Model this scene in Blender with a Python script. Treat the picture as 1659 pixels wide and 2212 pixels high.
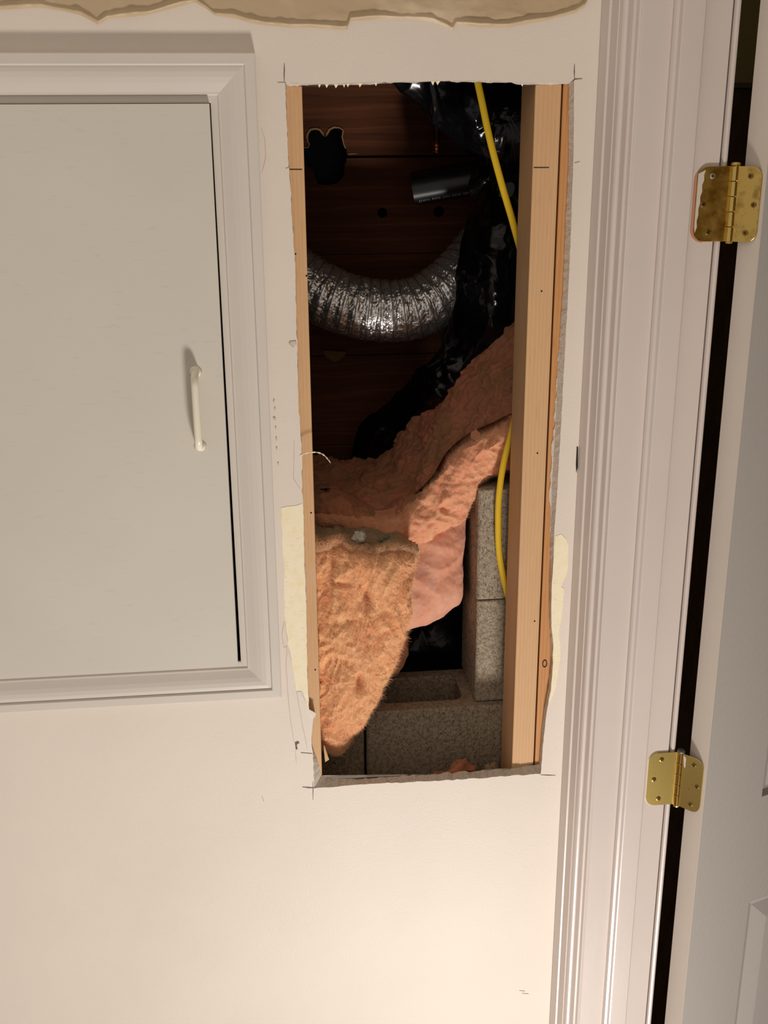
import bpy, bmesh, math, random
import numpy as np
from mathutils import Vector, Matrix, noise, geometry

random.seed(7)
for o in list(bpy.data.objects):
    bpy.data.objects.remove(o)
S = bpy.context.scene
C = S.collection

# ------------------------------------------------------------------ camera
W_, H_, F_ = 1659.0, 2212.0, 2340.0
PITCH, YAW, ROLL = math.radians(18.5), math.radians(5.8), math.radians(-0.44)
CAM = Vector((0.0, -1.62, 1.90))
ZF = -0.98                       # floor level
fw = Vector((math.sin(YAW)*math.cos(PITCH), math.cos(YAW)*math.cos(PITCH), -math.sin(PITCH)))
rt0 = Vector((math.cos(YAW), -math.sin(YAW), 0))
up0 = rt0.cross(fw)
rt = rt0*math.cos(ROLL) + up0*math.sin(ROLL)
up = -rt0*math.sin(ROLL) + up0*math.cos(ROLL)
cd = bpy.data.cameras.new('camera')
cd.sensor_fit = 'HORIZONTAL'; cd.sensor_width = 36.0; cd.lens = 36.0*F_/W_
cd.clip_start = 0.01; cd.clip_end = 50
cam = bpy.data.objects.new('camera', cd)
C.objects.link(cam)
m = Matrix((rt, up, -fw)).transposed().to_4x4()
m.translation = CAM
cam.matrix_world = m
S.camera = cam

# ------------------------------------------------------------------ light
wd = bpy.data.worlds.new('world'); S.world = wd; wd.use_nodes = True
bg = wd.node_tree.nodes['Background']
bg.inputs[0].default_value = (1.0, 0.94, 0.89, 1); bg.inputs[1].default_value = 0.38
ld = bpy.data.lights.new('floor_work_light', 'AREA')          # work light standing low in front of the wall, tipped up
ld.shape = 'DISK'; ld.size = 0.45
ld.energy = 92; ld.color = (1.0, 0.945, 0.89)
lo = bpy.data.objects.new('floor_work_light', ld); C.objects.link(lo)
lo.location = (0.50, -1.60, -0.85)
lo.rotation_euler = Vector((0.0, -0.12, 1.0)).to_track_quat('-Z', 'Y').to_euler()
S.view_settings.view_transform = 'Standard'
S.view_settings.look = 'None'
S.view_settings.gamma = 1.0
S.view_settings.use_curve_mapping = False
S.view_settings.exposure = -0.08


# ------------------------------------------------------------------ helpers
def ray(px, py):
    return fw + rt*((px-W_/2)/F_) + up*((H_/2-py)/F_)
def P(px, py, Y=0.0):
    d = ray(px, py)
    return CAM + d*((Y-CAM.y)/d.y)
def PX(px, py, X):
    d = ray(px, py)
    return CAM + d*((X-CAM.x)/d.x)
def lin(c):
    c = c/255.0
    return c/12.92 if c <= 0.04045 else ((c+0.055)/1.055)**2.4
def rgb(r, g, b):
    return (lin(r), lin(g), lin(b), 1)

def make(name, v, f, mat=None, parent=None, smooth=False, label=None, cat=None, group=None, kind=None):
    me = bpy.data.meshes.new(name)
    me.from_pydata([tuple(p) for p in v], [], f)
    me.update()
    if smooth:
        me.polygons.foreach_set('use_smooth', [True]*len(me.polygons))
    o = bpy.data.objects.new(name, me)
    C.objects.link(o)
    if mat: me.materials.append(mat)
    if parent: o.parent = parent
    tag(o, label, cat, group, kind)
    return o
def tag(o, label=None, cat=None, group=None, kind=None):
    if label: o['label'] = label
    if cat: o['category'] = cat
    if group: o['group'] = group
    if kind: o['kind'] = kind
def empty(name, loc, label, cat, group=None, kind=None):
    o = bpy.data.objects.new(name, None); C.objects.link(o)
    o.empty_display_size = 0.05
    o.location = loc
    tag(o, label, cat, group, kind)
    return o
def attach(child, par):
    """parent keeping world coordinates of the mesh data"""
    child.parent = par
    child.matrix_parent_inverse = Matrix.Translation(-Vector(par.location))
    return child

def fix_normals(o):
    bm = bmesh.new(); bm.from_mesh(o.data)
    bmesh.ops.recalc_face_normals(bm, faces=bm.faces)
    bm.to_mesh(o.data); bm.free()

def box_data(x0, x1, y0, y1, z0, z1):
    v = [(x0,y0,z0),(x1,y0,z0),(x1,y1,z0),(x0,y1,z0),(x0,y0,z1),(x1,y0,z1),(x1,y1,z1),(x0,y1,z1)]
    f = [(0,3,2,1),(4,5,6,7),(0,1,5,4),(1,2,6,5),(2,3,7,6),(3,0,4,7)]
    return v, f
def bevel(o, w, seg=2):
    bm = bmesh.new(); bm.from_mesh(o.data)
    es = [e for e in bm.edges if len(e.link_faces) == 2 and e.calc_face_angle(0) > 0.6]
    bmesh.ops.bevel(bm, geom=es, offset=w, segments=seg, affect='EDGES', profile=0.5, clamp_overlap=True)
    bm.to_mesh(o.data); bm.free()
def box(name, x0, x1, y0, y1, z0, z1, mat, parent=None, bev=0, **k):
    v, f = box_data(x0, x1, y0, y1, z0, z1)
    o = make(name, v, f, mat, parent, **k)
    if bev: bevel(o, bev)
    return o

def slab(name, outer, holes, outer_b, holes_b, mat, parent=None, **k):
    """solid between a front loop set and a back loop set (3D points, same counts)"""
    loops = [outer]+holes; loops_b = [outer_b]+holes_b
    tri = geometry.tessellate_polygon([[Vector(p) for p in l] for l in loops])
    v = []; f = []
    for l in loops: v += [tuple(p) for p in l]
    n = len(v)
    for l in loops_b: v += [tuple(p) for p in l]
    for t in tri:
        f.append(tuple(t)); f.append((t[2]+n, t[1]+n, t[0]+n))
    s = 0
    for l in loops:
        c = len(l)
        for i in range(c):
            a, b = s+i, s+(i+1) % c
            f.append((a, b, b+n, a+n))
        s += c
    o = make(name, v, f, mat, parent, **k)
    fix_normals(o)
    return o
def plate(name, pts, depth, mat, parent=None, holes=(), **k):
    """outline at y, extruded +depth in y"""
    off = Vector((0, depth, 0))
    return slab(name, pts, list(holes), [Vector(p)+off for p in pts], [[Vector(p)+off for p in h] for h in holes], mat, parent, **k)

def tube_data(path, rad, n=10, cap=True, flat=None, upv=Vector((0, 1, 0))):
    """rad: number or list; flat: second radius (towards upv)"""
    path = [Vector(p) for p in path]
    v = []; f = []
    for i, p in enumerate(path):
        t = (path[min(i+1, len(path)-1)]-path[max(i-1, 0)]).normalized()
        a = t.cross(upv)
        if a.length < 1e-4: a = t.cross(Vector((1, 0.1, 0)))
        a.normalize(); b = a.cross(t).normalized()
        r = rad[i] if isinstance(rad, (list, tuple)) else rad
        r2 = flat if flat else r
        for j in range(n):
            th = 2*math.pi*j/n
            v.append(p+a*(r*math.cos(th))+b*(r2*math.sin(th)))
    for i in range(len(path)-1):
        for j in range(n):
            f.append((i*n+j, i*n+(j+1) % n, (i+1)*n+(j+1) % n, (i+1)*n+j))
    if cap:
        f.append(tuple(range(n))[::-1])
        f.append(tuple(range((len(path)-1)*n, len(path)*n)))
    return v, f
def tube(name, path, rad, mat, parent=None, n=10, flat=None, upv=Vector((0, 1, 0)), **k):
    v, f = tube_data(path, rad, n, True, flat, upv)
    o = make(name, v, f, mat, parent, smooth=True, **k)
    fix_normals(o)
    return o
def cr(pts, n):
    """Catmull-Rom resample of a control list of tuples into n points"""
    A = np.array(pts, float); k = len(A)
    A = np.concatenate([(2*A[0]-A[1])[None], A, (2*A[-1]-A[-2])[None]])
    t = np.linspace(0, k-1, n)
    i = np.minimum(t.astype(int), k-2); u = (t-i).reshape([-1]+[1]*(A.ndim-1))
    p0, p1, p2, p3 = A[i], A[i+1], A[i+2], A[i+3]
    return 0.5*(2*p1+(p2-p0)*u+(2*p0-5*p1+4*p2-p3)*u*u+(3*p1-p0-3*p2+p3)*u**3)
def jag(pts, step, amp, seed=0):
    """subdivide a pixel polyline with small random offsets"""
    r = random.Random(seed); out = []
    for a, b in zip(pts[:-1], pts[1:]):
        L = math.hypot(b[0]-a[0], b[1]-a[1]); n = max(1, int(L/step))
        for i in range(n):
            t = i/n; j = amp if i else amp*0.3
            out.append((a[0]+(b[0]-a[0])*t+r.uniform(-j, j), a[1]+(b[1]-a[1])*t+r.uniform(-j, j)))
    out.append(pts[-1])
    return out

# ------------------------------------------------------------------ materials
class M:
    def __init__(s, name, col, rough=0.5, metal=0.0, spec=0.5):
        s.m = bpy.data.materials.new(name); s.m.use_nodes = True
        s.nt = s.m.node_tree; s.b = s.nt.nodes['Principled BSDF']
        s.col = col
        s.b.inputs['Base Color'].default_value = col
        s.b.inputs['Roughness'].default_value = rough
        s.b.inputs['Metallic'].default_value = metal
        s.b.inputs['Specular IOR Level'].default_value = spec
        s.tc = None
        s.last = None
        s.h = None
    def n(s, t, **k):
        x = s.nt.nodes.new(t)
        for a, b in k.items(): setattr(x, a, b)
        return x
    def l(s, a, b): s.nt.links.new(a, b)
    def coord(s, scale=(1, 1, 1), rot=(0, 0, 0)):
        if not s.tc: s.tc = s.n('ShaderNodeTexCoord')
        mp = s.n('ShaderNodeMapping')
        mp.inputs['Scale'].default_value = scale; mp.inputs['Rotation'].default_value = rot
        s.l(s.tc.outputs['Object'], mp.inputs['Vector'])
        return mp.outputs[0]
    def noise(s, scale, detail=4, rough=0.55, sc=(1, 1, 1), dist=0.0, rot=(0, 0, 0)):
        x = s.n('ShaderNodeTexNoise')
        s.l(s.coord(sc, rot), x.inputs['Vector'])
        x.inputs['Scale'].default_value = scale; x.inputs['Detail'].default_value = detail
        x.inputs['Roughness'].default_value = rough; x.inputs['Distortion'].default_value = dist
        return x.outputs['Fac']
    def wave(s, scale, sc=(1, 1, 1), dist=2.0, detail=2, dscale=1.0, direction='X', typ='BANDS', rot=(0, 0, 0)):
        x = s.n('ShaderNodeTexWave', wave_type=typ)
        if typ == 'BANDS': x.bands_direction = direction
        s.l(s.coord(sc, rot), x.inputs['Vector'])
        x.inputs['Scale'].default_value = scale; x.inputs['Distortion'].default_value = dist
        x.inputs['Detail'].default_value = detail; x.inputs['Detail Scale'].default_value = dscale
        return x.outputs['Fac']
    def voro(s, scale, feature='F1', sc=(1, 1, 1)):
        x = s.n('ShaderNodeTexVoronoi', feature=feature)
        s.l(s.coord(sc), x.inputs['Vector']); x.inputs['Scale'].default_value = scale
        return x.outputs['Distance']
    def ramp(s, fac, stops):
        r = s.n('ShaderNodeValToRGB'); s.l(fac, r.inputs[0])
        e = r.color_ramp.elements
        while len(e) < len(stops): e.new(0.5)
        for i, (p, c) in enumerate(stops):
            e[i].position = p; e[i].color = c if len(c) == 4 else (*c, 1)
        return r.outputs[0]
    def colour(s, out):
        s.l(out, s.b.inputs['Base Color']); s.last = out
        return s
    def mixc(s, fac, b, blend='MIX', lo=0.4, hi=0.6, amt=1.0):
        """mix the current colour towards b where fac is high"""
        x = s.n('ShaderNodeMix', data_type='RGBA', blend_type=blend)
        mr = s.n('ShaderNodeMapRange'); mr.inputs[1].default_value = lo; mr.inputs[2].default_value = hi
        mr.inputs[4].default_value = amt
        s.l(fac, mr.inputs[0]); s.l(mr.outputs[0], x.inputs[0])
        if s.last: s.l(s.last, x.inputs[6])
        else: x.inputs[6].default_value = s.col
        if isinstance(b, tuple): x.inputs[7].default_value = b
        else: s.l(b, x.inputs[7])
        return s.colour(x.outputs[2])
    def bump(s, fac, strength=0.3, dist=0.001):
        x = s.n('ShaderNodeBump'); x.inputs['Strength'].default_value = strength
        x.inputs['Distance'].default_value = dist
        s.l(fac, x.inputs['Height'])
        if s.h: s.l(s.h, x.inputs['Normal'])
        s.h = x.outputs[0]; s.l(s.h, s.b.inputs['Normal'])
        return s
    def roughn(s, fac, a, b):
        mr = s.n('ShaderNodeMapRange'); mr.inputs[1].default_value = 0.3; mr.inputs[2].default_value = 0.7
        mr.inputs[3].default_value = a; mr.inputs[4].default_value = b
        s.l(fac, mr.inputs[0]); s.l(mr.outputs[0], s.b.inputs['Roughness'])
        return s

def gloss_paint(name, c, rough, peel=0.10):
    x = M(name, c, rough)
    x.mixc(x.noise(3.0, 3), tuple(k*0.93 for k in c[:3])+(1,), lo=0.4, hi=0.7, amt=0.7)
    x.bump(x.noise(260, 3), peel, 0.0008)
    x.bump(x.noise(28, 3), 0.12, 0.002)
    return x
wall_m = gloss_paint('wall_paint', rgb(231, 219, 206), 0.50, 0.30)
wall_m.b.inputs['Specular IOR Level'].default_value = 0.35
wall_m.mixc(wall_m.noise(900, 1), rgb(150, 138, 124), lo=0.78, hi=0.84, amt=0.4)
wall_m = wall_m.m
trim_m = gloss_paint('trim_paint', rgb(218, 209, 198), 0.33, 0.05)
trim_m.bump(trim_m.noise(70, 3, sc=(1, 1, 0.05)), 0.10, 0.001)
trim_m = trim_m.m
casing_m = gloss_paint('casing_paint', rgb(222, 209, 201), 0.28, 0.03)
casing_m.bump(casing_m.noise(90, 3, sc=(1, 1, 0.04)), 0.10, 0.001)
casing_m = casing_m.m
panel_m = gloss_paint('cabinet_door_paint', rgb(216, 208, 195), 0.42, 0.06)
panel_m.mixc(panel_m.noise(160, 3, sc=(0.2, 1, 1)), rgb(196, 186, 172), lo=0.62, hi=0.75, amt=0.35)
panel_m = panel_m.m
handle_m = M('handle_plastic', rgb(240, 232, 212), 0.25).m
core_m = M('gypsum_core', rgb(212, 200, 186), 0.9)
core_m.mixc(core_m.noise(300, 3), rgb(190, 176, 160), lo=0.45, hi=0.65)
core_m.bump(core_m.noise(500, 3), 0.35, 0.001); core_m = core_m.m
paper_m = M('torn_paper', rgb(250, 238, 208), 0.85)
paper_m.mixc(paper_m.noise(60, 4), rgb(244, 226, 178), lo=0.45, hi=0.7, amt=0.6)
paper_m.mixc(paper_m.noise(450, 2, sc=(0.4, 1, 1)), rgb(196, 174, 130), lo=0.66, hi=0.74, amt=0.6)
paper_m.bump(paper_m.noise(300, 4), 0.35, 0.001); paper_m = paper_m.m
mud_m = M('joint_compound', rgb(192, 168, 134), 0.42)
mud_m.mixc(mud_m.noise(9, 3), rgb(222, 200, 170), lo=0.5, hi=0.72, amt=0.8)
mud_m.bump(mud_m.noise(50, 4, dist=1.0), 0.25, 0.003); mud_m = mud_m.m
pencil_m = M('pencil', rgb(112, 98, 88), 0.8).m
crack_m = M('cut_score', rgb(208, 184, 168), 0.8).m
dark_m = M('nail_hole', rgb(28, 20, 14), 0.9).m

def pine(name, a, b, c):
    x = M(name, a, 0.62, spec=0.3)
    g = x.wave(26, sc=(1, 1, 0.02), dist=4.0, detail=2, dscale=0.7, direction='X')
    b2 = tuple(0.6*p_+0.4*q_ for p_, q_ in zip(a, b))
    x.colour(x.ramp(g, [(0.0, b2), (0.15, a), (0.85, a), (1.0, b2)]))
    x.mixc(x.noise(14, 4, sc=(1.6, 1, 0.16)), b, lo=0.48, hi=0.75, amt=0.55)
    x.mixc(x.noise(420, 3, sc=(1, 1, 0.05)), c, lo=0.55, hi=0.75, amt=0.4)
    x.mixc(x.noise(7, 3), rgb(216, 184, 156), lo=0.62, hi=0.78, amt=0.45)
    x.bump(x.noise(350, 3, sc=(1, 1, 0.04)), 0.25, 0.0008)
    return x.m
stud_m = pine('pine_stud', rgb(216, 174, 130), rgb(204, 158, 112), rgb(186, 138, 96))
jack_m = pine('orange_pine', rgb(204, 148, 94), rgb(186, 122, 68), rgb(160, 100, 56))
splinter_m = M('splinter', rgb(214, 176, 128), 0.7).m

def board(name, a, b, c):
    x = M(name, a, 0.75, spec=0.25)
    g = x.wave(9, sc=(0.12, 1, 1.0), dist=7.5, detail=3, dscale=1.3, direction='Z')
    x.colour(x.ramp(g, [(0.0, tuple(0.5*p_+0.5*q_ for p_, q_ in zip(a, b))), (0.2, a), (0.9, a), (1.0, c)]))
    x.mixc(x.noise(4, 4, sc=(0.5, 1, 1)), b, lo=0.40, hi=0.66, amt=0.8)
    x.mixc(x.noise(60, 5, sc=(0.05, 1, 1), dist=0.6), c, lo=0.52, hi=0.72, amt=0.7)
    x.mixc(x.noise(150, 3, sc=(0.05, 1, 1)), (0.010, 0.005, 0.003, 1), lo=0.56, hi=0.74, amt=0.3)
    x.bump(g, 0.3, 0.002)
    x.bump(x.noise(240, 3, sc=(0.05, 1, 1)), 0.4, 0.001)
    return x.m
board_m = board('old_board', rgb(98, 53, 30), rgb(74, 39, 22), rgb(116, 68, 40))
board2_m = board('old_board_b', rgb(96, 52, 29), rgb(72, 38, 21), rgb(112, 64, 37))
rim_m = M('fresh_cut_wood', rgb(168, 128, 82), 0.8); rim_m.bump(rim_m.noise(300, 3), 0.5, 0.001); rim_m = rim_m.m
teal_m = M('dark_teal_backing', rgb(26, 42, 42), 0.8).m
void_m = M('dark_soil', rgb(40, 32, 26), 0.95).m

cmu = M('concrete_block', rgb(168, 154, 134), 0.95, spec=0.2)
cmu.mixc(cmu.noise(130, 4), rgb(132, 118, 98), lo=0.45, hi=0.6, amt=0.8)
cmu.mixc(cmu.noise(460, 3, sc=(1, 1, 0.5)), rgb(84, 72, 58), lo=0.55, hi=0.64, amt=0.85)
cmu.mixc(cmu.noise(600, 2), rgb(204, 192, 172), lo=0.58, hi=0.68, amt=0.8)
cmu.bump(cmu.noise(420, 3, sc=(1, 1, 0.6)), 0.9, 0.002)
cmu.bump(cmu.noise(130, 3), 0.5, 0.002); cmu = cmu.m

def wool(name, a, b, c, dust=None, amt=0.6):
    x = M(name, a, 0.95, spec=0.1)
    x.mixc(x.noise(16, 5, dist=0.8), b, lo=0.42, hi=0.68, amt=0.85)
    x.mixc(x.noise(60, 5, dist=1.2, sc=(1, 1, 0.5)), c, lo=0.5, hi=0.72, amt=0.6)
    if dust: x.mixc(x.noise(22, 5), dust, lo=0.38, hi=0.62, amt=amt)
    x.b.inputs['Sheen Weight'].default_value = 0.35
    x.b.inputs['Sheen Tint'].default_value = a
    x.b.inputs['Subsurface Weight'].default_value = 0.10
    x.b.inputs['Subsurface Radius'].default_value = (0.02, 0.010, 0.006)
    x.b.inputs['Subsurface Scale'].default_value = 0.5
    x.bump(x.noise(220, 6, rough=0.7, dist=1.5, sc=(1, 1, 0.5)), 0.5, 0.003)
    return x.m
wool_a = wool('insulation_orange', rgb(240, 184, 134), rgb(232, 154, 104), rgb(248, 204, 156))
wool_fib = M('insulation_fibre', rgb(244, 190, 146), 0.9, spec=0.1).m
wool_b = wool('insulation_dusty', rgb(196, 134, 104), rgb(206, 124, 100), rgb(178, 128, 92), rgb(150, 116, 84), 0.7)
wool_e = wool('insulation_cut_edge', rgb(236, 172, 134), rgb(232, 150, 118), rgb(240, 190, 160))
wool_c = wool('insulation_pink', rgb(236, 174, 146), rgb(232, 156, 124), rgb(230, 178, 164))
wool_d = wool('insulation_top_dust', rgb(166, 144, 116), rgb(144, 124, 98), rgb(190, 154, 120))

poly_m = M('black_polythene', (0.004, 0.004, 0.005, 1), 0.16, spec=0.35)
poly_m.bump(poly_m.noise(14, 3, dist=1.2), 0.35, 0.012)
poly_m.roughn(poly_m.noise(12, 4), 0.12, 0.30); poly_m = poly_m.m
foil_m = M('duct_foil', (0.92, 0.90, 0.90, 1), 0.19, 0.84)
foil_m.bump(foil_m.noise(300, 3, dist=1.5), 0.22, 0.002); foil_m = foil_m.m
wire_m = M('duct_wire', rgb(150, 146, 144), 0.35, 0.7).m
yellow_m = M('yellow_cable', rgb(226, 186, 34), 0.42).m
copper_m = M('copper', rgb(214, 124, 82), 0.38, 1.0).m
copper_old_m = M('tarnished_copper', rgb(74, 44, 30), 0.5, 0.8).m
abs_m = M('black_pipe', (0.012, 0.012, 0.014, 1), 0.34).m
print_m = M('pipe_print', rgb(176, 170, 168), 0.7).m
brass_m = M('hinge_brass', rgb(226, 190, 106), 0.30, 1.0)
brass_m.mixc(brass_m.noise(55, 5), rgb(150, 104, 40), lo=0.5, hi=0.75, amt=0.8)
brass_m.mixc(brass_m.noise(300, 2), rgb(70, 44, 18), lo=0.68, hi=0.74, amt=0.8)
brass_m.roughn(brass_m.noise(40, 4), 0.18, 0.45); brass_m = brass_m.m
brass2_m = M('bright_brass', rgb(232, 200, 120), 0.16, 1.0).m
brass3_m = M('polished_brass', rgb(240, 214, 132), 0.30, 1.0)
brass3_m.mixc(brass3_m.noise(300, 2), rgb(70, 44, 18), lo=0.70, hi=0.74, amt=0.8); brass3_m = brass3_m.m
screw_m = M('old_screw', rgb(150, 120, 62), 0.4, 1.0).m
steel_m = M('steel_screw', rgb(190, 184, 174), 0.4, 0.9).m
slot_m = M('screw_slot', rgb(30, 20, 12), 0.8).m
drip_m = M('paint_drip', rgb(214, 204, 190), 0.4).m
pinhead_m = M('pin_head', rgb(120, 116, 110), 0.45, 0.6).m
door_m = M('door_paint', rgb(192, 185, 178), 0.45)
door_m.bump(door_m.wave(105, sc=(1, 1, 0.010), dist=1.6, detail=2, dscale=2.0, direction='X'), 0.28, 0.0008)
door_m = door_m.m
edge_m = gloss_paint('door_edge_paint', rgb(224, 212, 200), 0.4, 0.05).m
olive_m = M('olive_wall', rgb(172, 152, 94), 0.8).m
brown_m = M('brown_cardboard', rgb(84, 60, 36), 0.8)
brown_m.mixc(brown_m.noise(30, 3, sc=(1, 1, 0.3)), rgb(64, 44, 26), lo=0.4, hi=0.7); brown_m = brown_m.m
floor_m = M('floor_boards', rgb(150, 120, 92), 0.5)
floor_m.mixc(floor_m.noise(8, 4, sc=(1, 0.1, 1)), rgb(120, 92, 66)); floor_m = floor_m.m
white_m = M('plain_white', rgb(226, 220, 210), 0.8).m
plaster_m = M('plaster_lump', rgb(206, 196, 180), 0.9); plaster_m.bump(plaster_m.noise(200, 3), 0.6, 0.002); plaster_m = plaster_m.m
green_m = M('green_bit', rgb(96, 134, 112), 0.8).m

# ------------------------------------------------------------------ the wall with its two openings
T = 0.0135                       # drywall thickness
SY0, SY1 = T+0.0005, T+0.0895    # stud depth
top_f = [(615,176),(651,181),(700,181),(770,178),(850,176),(917,175),(980,173),(1028,173),(1080,175),(1113,177),(1160,179),(1200,178),(1225,179),(1240,172)]
top_b = [(618,185),(651,186),(700,184),(770,182),(850,179),(917,178),(980,176),(1028,176),(1080,178),(1113,181),(1160,183),(1200,182),(1222,182),(1229,181)]
right_f = [(1240,172),(1240,240),(1239,300),(1238,360),(1236,420),(1234,480),(1231,560),(1227,640),(1222,730),(1217,820),(1213,900),(1208,990),(1203,1070),(1198,1135),(1195,1220),(1191,1300),(1191,1350),(1196,1400),(1196,1430),(1190,1490),(1182,1530),(1178,1560),(1172,1620),(1168,1672)]
right_b = [(1229,181),(1228,240),(1228,300),(1228,345),(1225,420),(1222,480),(1219,560),(1215,640),(1209,730),(1204,800),(1200,900),(1195,990),(1191,1070),(1189,1135),(1188,1220),(1187,1300),(1187,1350),(1190,1400),(1191,1430),(1184,1490),(1176,1530),(1172,1560),(1167,1620),(1165,1650)]
bot_f = [(1168,1672),(1100,1676),(1006,1683),(920,1688),(828,1692),(750,1697),(700,1701),(679,1703)]
bot_b = [(1165,1650),(1100,1660),(1006,1667),(920,1673),(828,1680),(752,1684),(715,1682),(694,1676)]
left_f = [(679,1703),(676,1640),(673,1610),(675,1575),(677,1552),(682,1541),(668,1534),(666,1500),(663,1420),(661,1300),(657,1200),(655,1090),(652,1060),(653,1000),(650,950),(645,880),(643,800),(642,745),(640,700),(637,560),(631,470),(627,400),(622,330),(619,260),(615,176)]
left_b = [(x+(15 if i == 0 else 9 if i == 1 else 0), y-(27 if i == 0 else 0)) for i, (x, y) in enumerate(left_f)]
left_b[-1] = (618, 185)
hf, hb = [], []
sd = 1
for a, b in ((top_f, top_b), (right_f, right_b), (bot_f, bot_b), (left_f, left_b)):
    r = random.Random(sd); sd += 1
    for i in range(len(a)-1):
        n = max(1, int(math.hypot(a[i+1][0]-a[i][0], a[i+1][1]-a[i][1])/9))
        for k in range(n):
            t = k/n; j = (0.5 if sd == 3 else 1.1) if k else 0.3
            dx, dy = r.uniform(-j, j), r.uniform(-j, j)
            q = 2.4 if sd in (2, 4) else 0.6 if sd == 3 else 1.4
            hf.append(P(a[i][0]+(a[i+1][0]-a[i][0])*t+dx, a[i][1]+(a[i+1][1]-a[i][1])*t+dy, 0))
            hb.append(P(b[i][0]+(b[i+1][0]-b[i][0])*t+r.uniform(-q, q), b[i][1]+(b[i+1][1]-b[i][1])*t+r.uniform(-q, q), T))
# cabinet geometry from its corners
cab_r = P(580, 812, 0).x                       # outer right edge of the casing
cab_t = P(280, 112, -0.018).z                  # outer top
cab_b = P(340, 1524, -0.018).z                 # outer bottom
CW = 0.064                                     # casing width
cab_l = cab_r-0.92
op = [Vector((cab_l+CW-0.006, 0, cab_t-CW+0.006)), Vector((cab_r-CW+0.006, 0, cab_t-CW+0.006)),
      Vector((cab_r-CW+0.006, 0, cab_b+CW-0.006)), Vector((cab_l+CW-0.006, 0, cab_b+CW-0.006))]
XR = 0.511                                     # face of the side wall
wo = [Vector((-1.5, 0, ZF)), Vector((XR, 0, ZF)), Vector((XR, 0, 2.6)), Vector((-1.5, 0, 2.6))]
bk = Vector((0, T, 0))
wall = slab('wall_back', wo, [hf, op], [p+bk for p in wo], [hb, [p+bk for p in op]], wall_m, kind='structure',
            label='cream painted drywall with a tall ragged opening cut in it')
wall.data.materials.append(core_m)
nf = 0
for p in wall.data.polygons:                   # cut faces show the gypsum core
    c = p.center
    if abs(p.normal.y) < 0.93 and T*0.2 < c.y < T*0.8 and -0.2 < c.x < 0.47 and c.z < 2.1:
        p.material_index = 1

def decal(name, px, mat, th=0.0005, Y=0.0, par=wall):
    pts = [P(x, y, Y-th) for x, y in px]
    return plate(name, pts, th*0.96, mat, par)
# torn paper patches
tl = [(607,1097),(620,1094),(640,1092),(653,1088),(656,1130),(657,1200),(659,1260),(661,1300),(662,1360),(663,1420),(665,1480),(667,1532),(660,1512),(655,1492),(645,1489),(640,1494),(636,1462),(629,1420),(622,1392),(617,1350),(613,1290),(614,1240),(610,1180)]
decal('torn_paper_patch', jag(tl+[tl[0]], 12, 1.2, 5)[:-1], paper_m)
tr = [(1200,1158),(1212,1154),(1224,1165),(1228,1178),(1227,1225),(1222,1246),(1212,1268),(1218,1272),(1215,1320),(1211,1345),(1207,1372),(1210,1395),(1210,1425),(1204,1465),(1196,1500),(1184,1528),(1190,1490),(1195,1432),(1195,1400),(1191,1352),(1191,1300),(1195,1220)]
decal('torn_paper_patch', jag(tr+[tr[0]], 12, 1.2, 6)[:-1], paper_m)
def stroke(name, pts, w, mat, th=0.0004, seed=0):
    r = random.Random(seed)
    pts = jag(pts, 14, 0.5, seed)
    L, R = [], []
    for i, p in enumerate(pts):
        a = pts[max(i-1, 0)]; b = pts[min(i+1, len(pts)-1)]
        d = Vector((b[0]-a[0], b[1]-a[1])).normalized()
        ww = w*(0.35 if i in (0, len(pts)-1) else r.uniform(0.7, 1.1))
        L.append((p[0]-d.y*ww/2, p[1]+d.x*ww/2)); R.append((p[0]+d.y*ww/2, p[1]-d.x*ww/2))
    return decal(name, L+R[::-1], mat, th)
for i, (q, w) in enumerate([
        ([(614,136),(614,178)], 2.2), ([(600,178),(618,178)], 2.2), ([(1241,138),(1241,171)], 2.2),
        ([(1232,179),(1242,171),(1258,170)], 2.4), ([(653,1700),(682,1702)], 2.6), ([(676,1688),(676,1728)], 2.0),
        ([(1168,1674),(1200,1675)], 1.8), ([(1241,352),(1252,349)], 2.0), ([(650,1626),(674,1628)], 3.5),
        ([(617,364),(624,361)], 2.0), ([(1122,2140),(1134,2141)], 1.6), ([(1128,2146),(1142,2147)], 1.6),
        ([(566,1720),(570,1732)], 1.4)]):
    stroke('pencil_mark', q, w, pencil_m, seed=20+i)
for i, (q, w) in enumerate([
        ([(614,1342),(609,1370),(614,1400),(620,1395),(618,1440),(622,1500),(628,1560),(636,1606)], 1.3),
        ([(616,1345),(625,1410),(633,1440),(642,1500),(652,1560),(664,1618)], 1.3),
        ([(638,1622),(640,1650)], 1.2), ([(564,276),(572,300),(574,340),(566,372)], 1.4),
        ([(624,735),(632,750),(640,742)], 1.6), ([(636,952),(634,1034),(648,1056)], 1.2), ([(640,1495),(650,1494),(662,1520)], 1.4)]):
    stroke('score_line', q, w, crack_m, seed=50+i)
decal('nail_pull_hole', [(637,1604),(644,1601),(647,1605),(641,1609),(643,1618),(639,1620)], pencil_m, 0.0006)
decal('caulk_gap', [(1246,964),(1249,966),(1248,1010),(1245,1022),(1244,1004)], dark_m, 0.0005)
decal('plaster_tear', [(624,742),(628,738),(640,737),(640,744),(632,752)], core_m, 0.0012)
decal('paper_flap', [(668,1533),(683,1541),(680,1550),(673,1548)], wall_m, 0.002)
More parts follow.
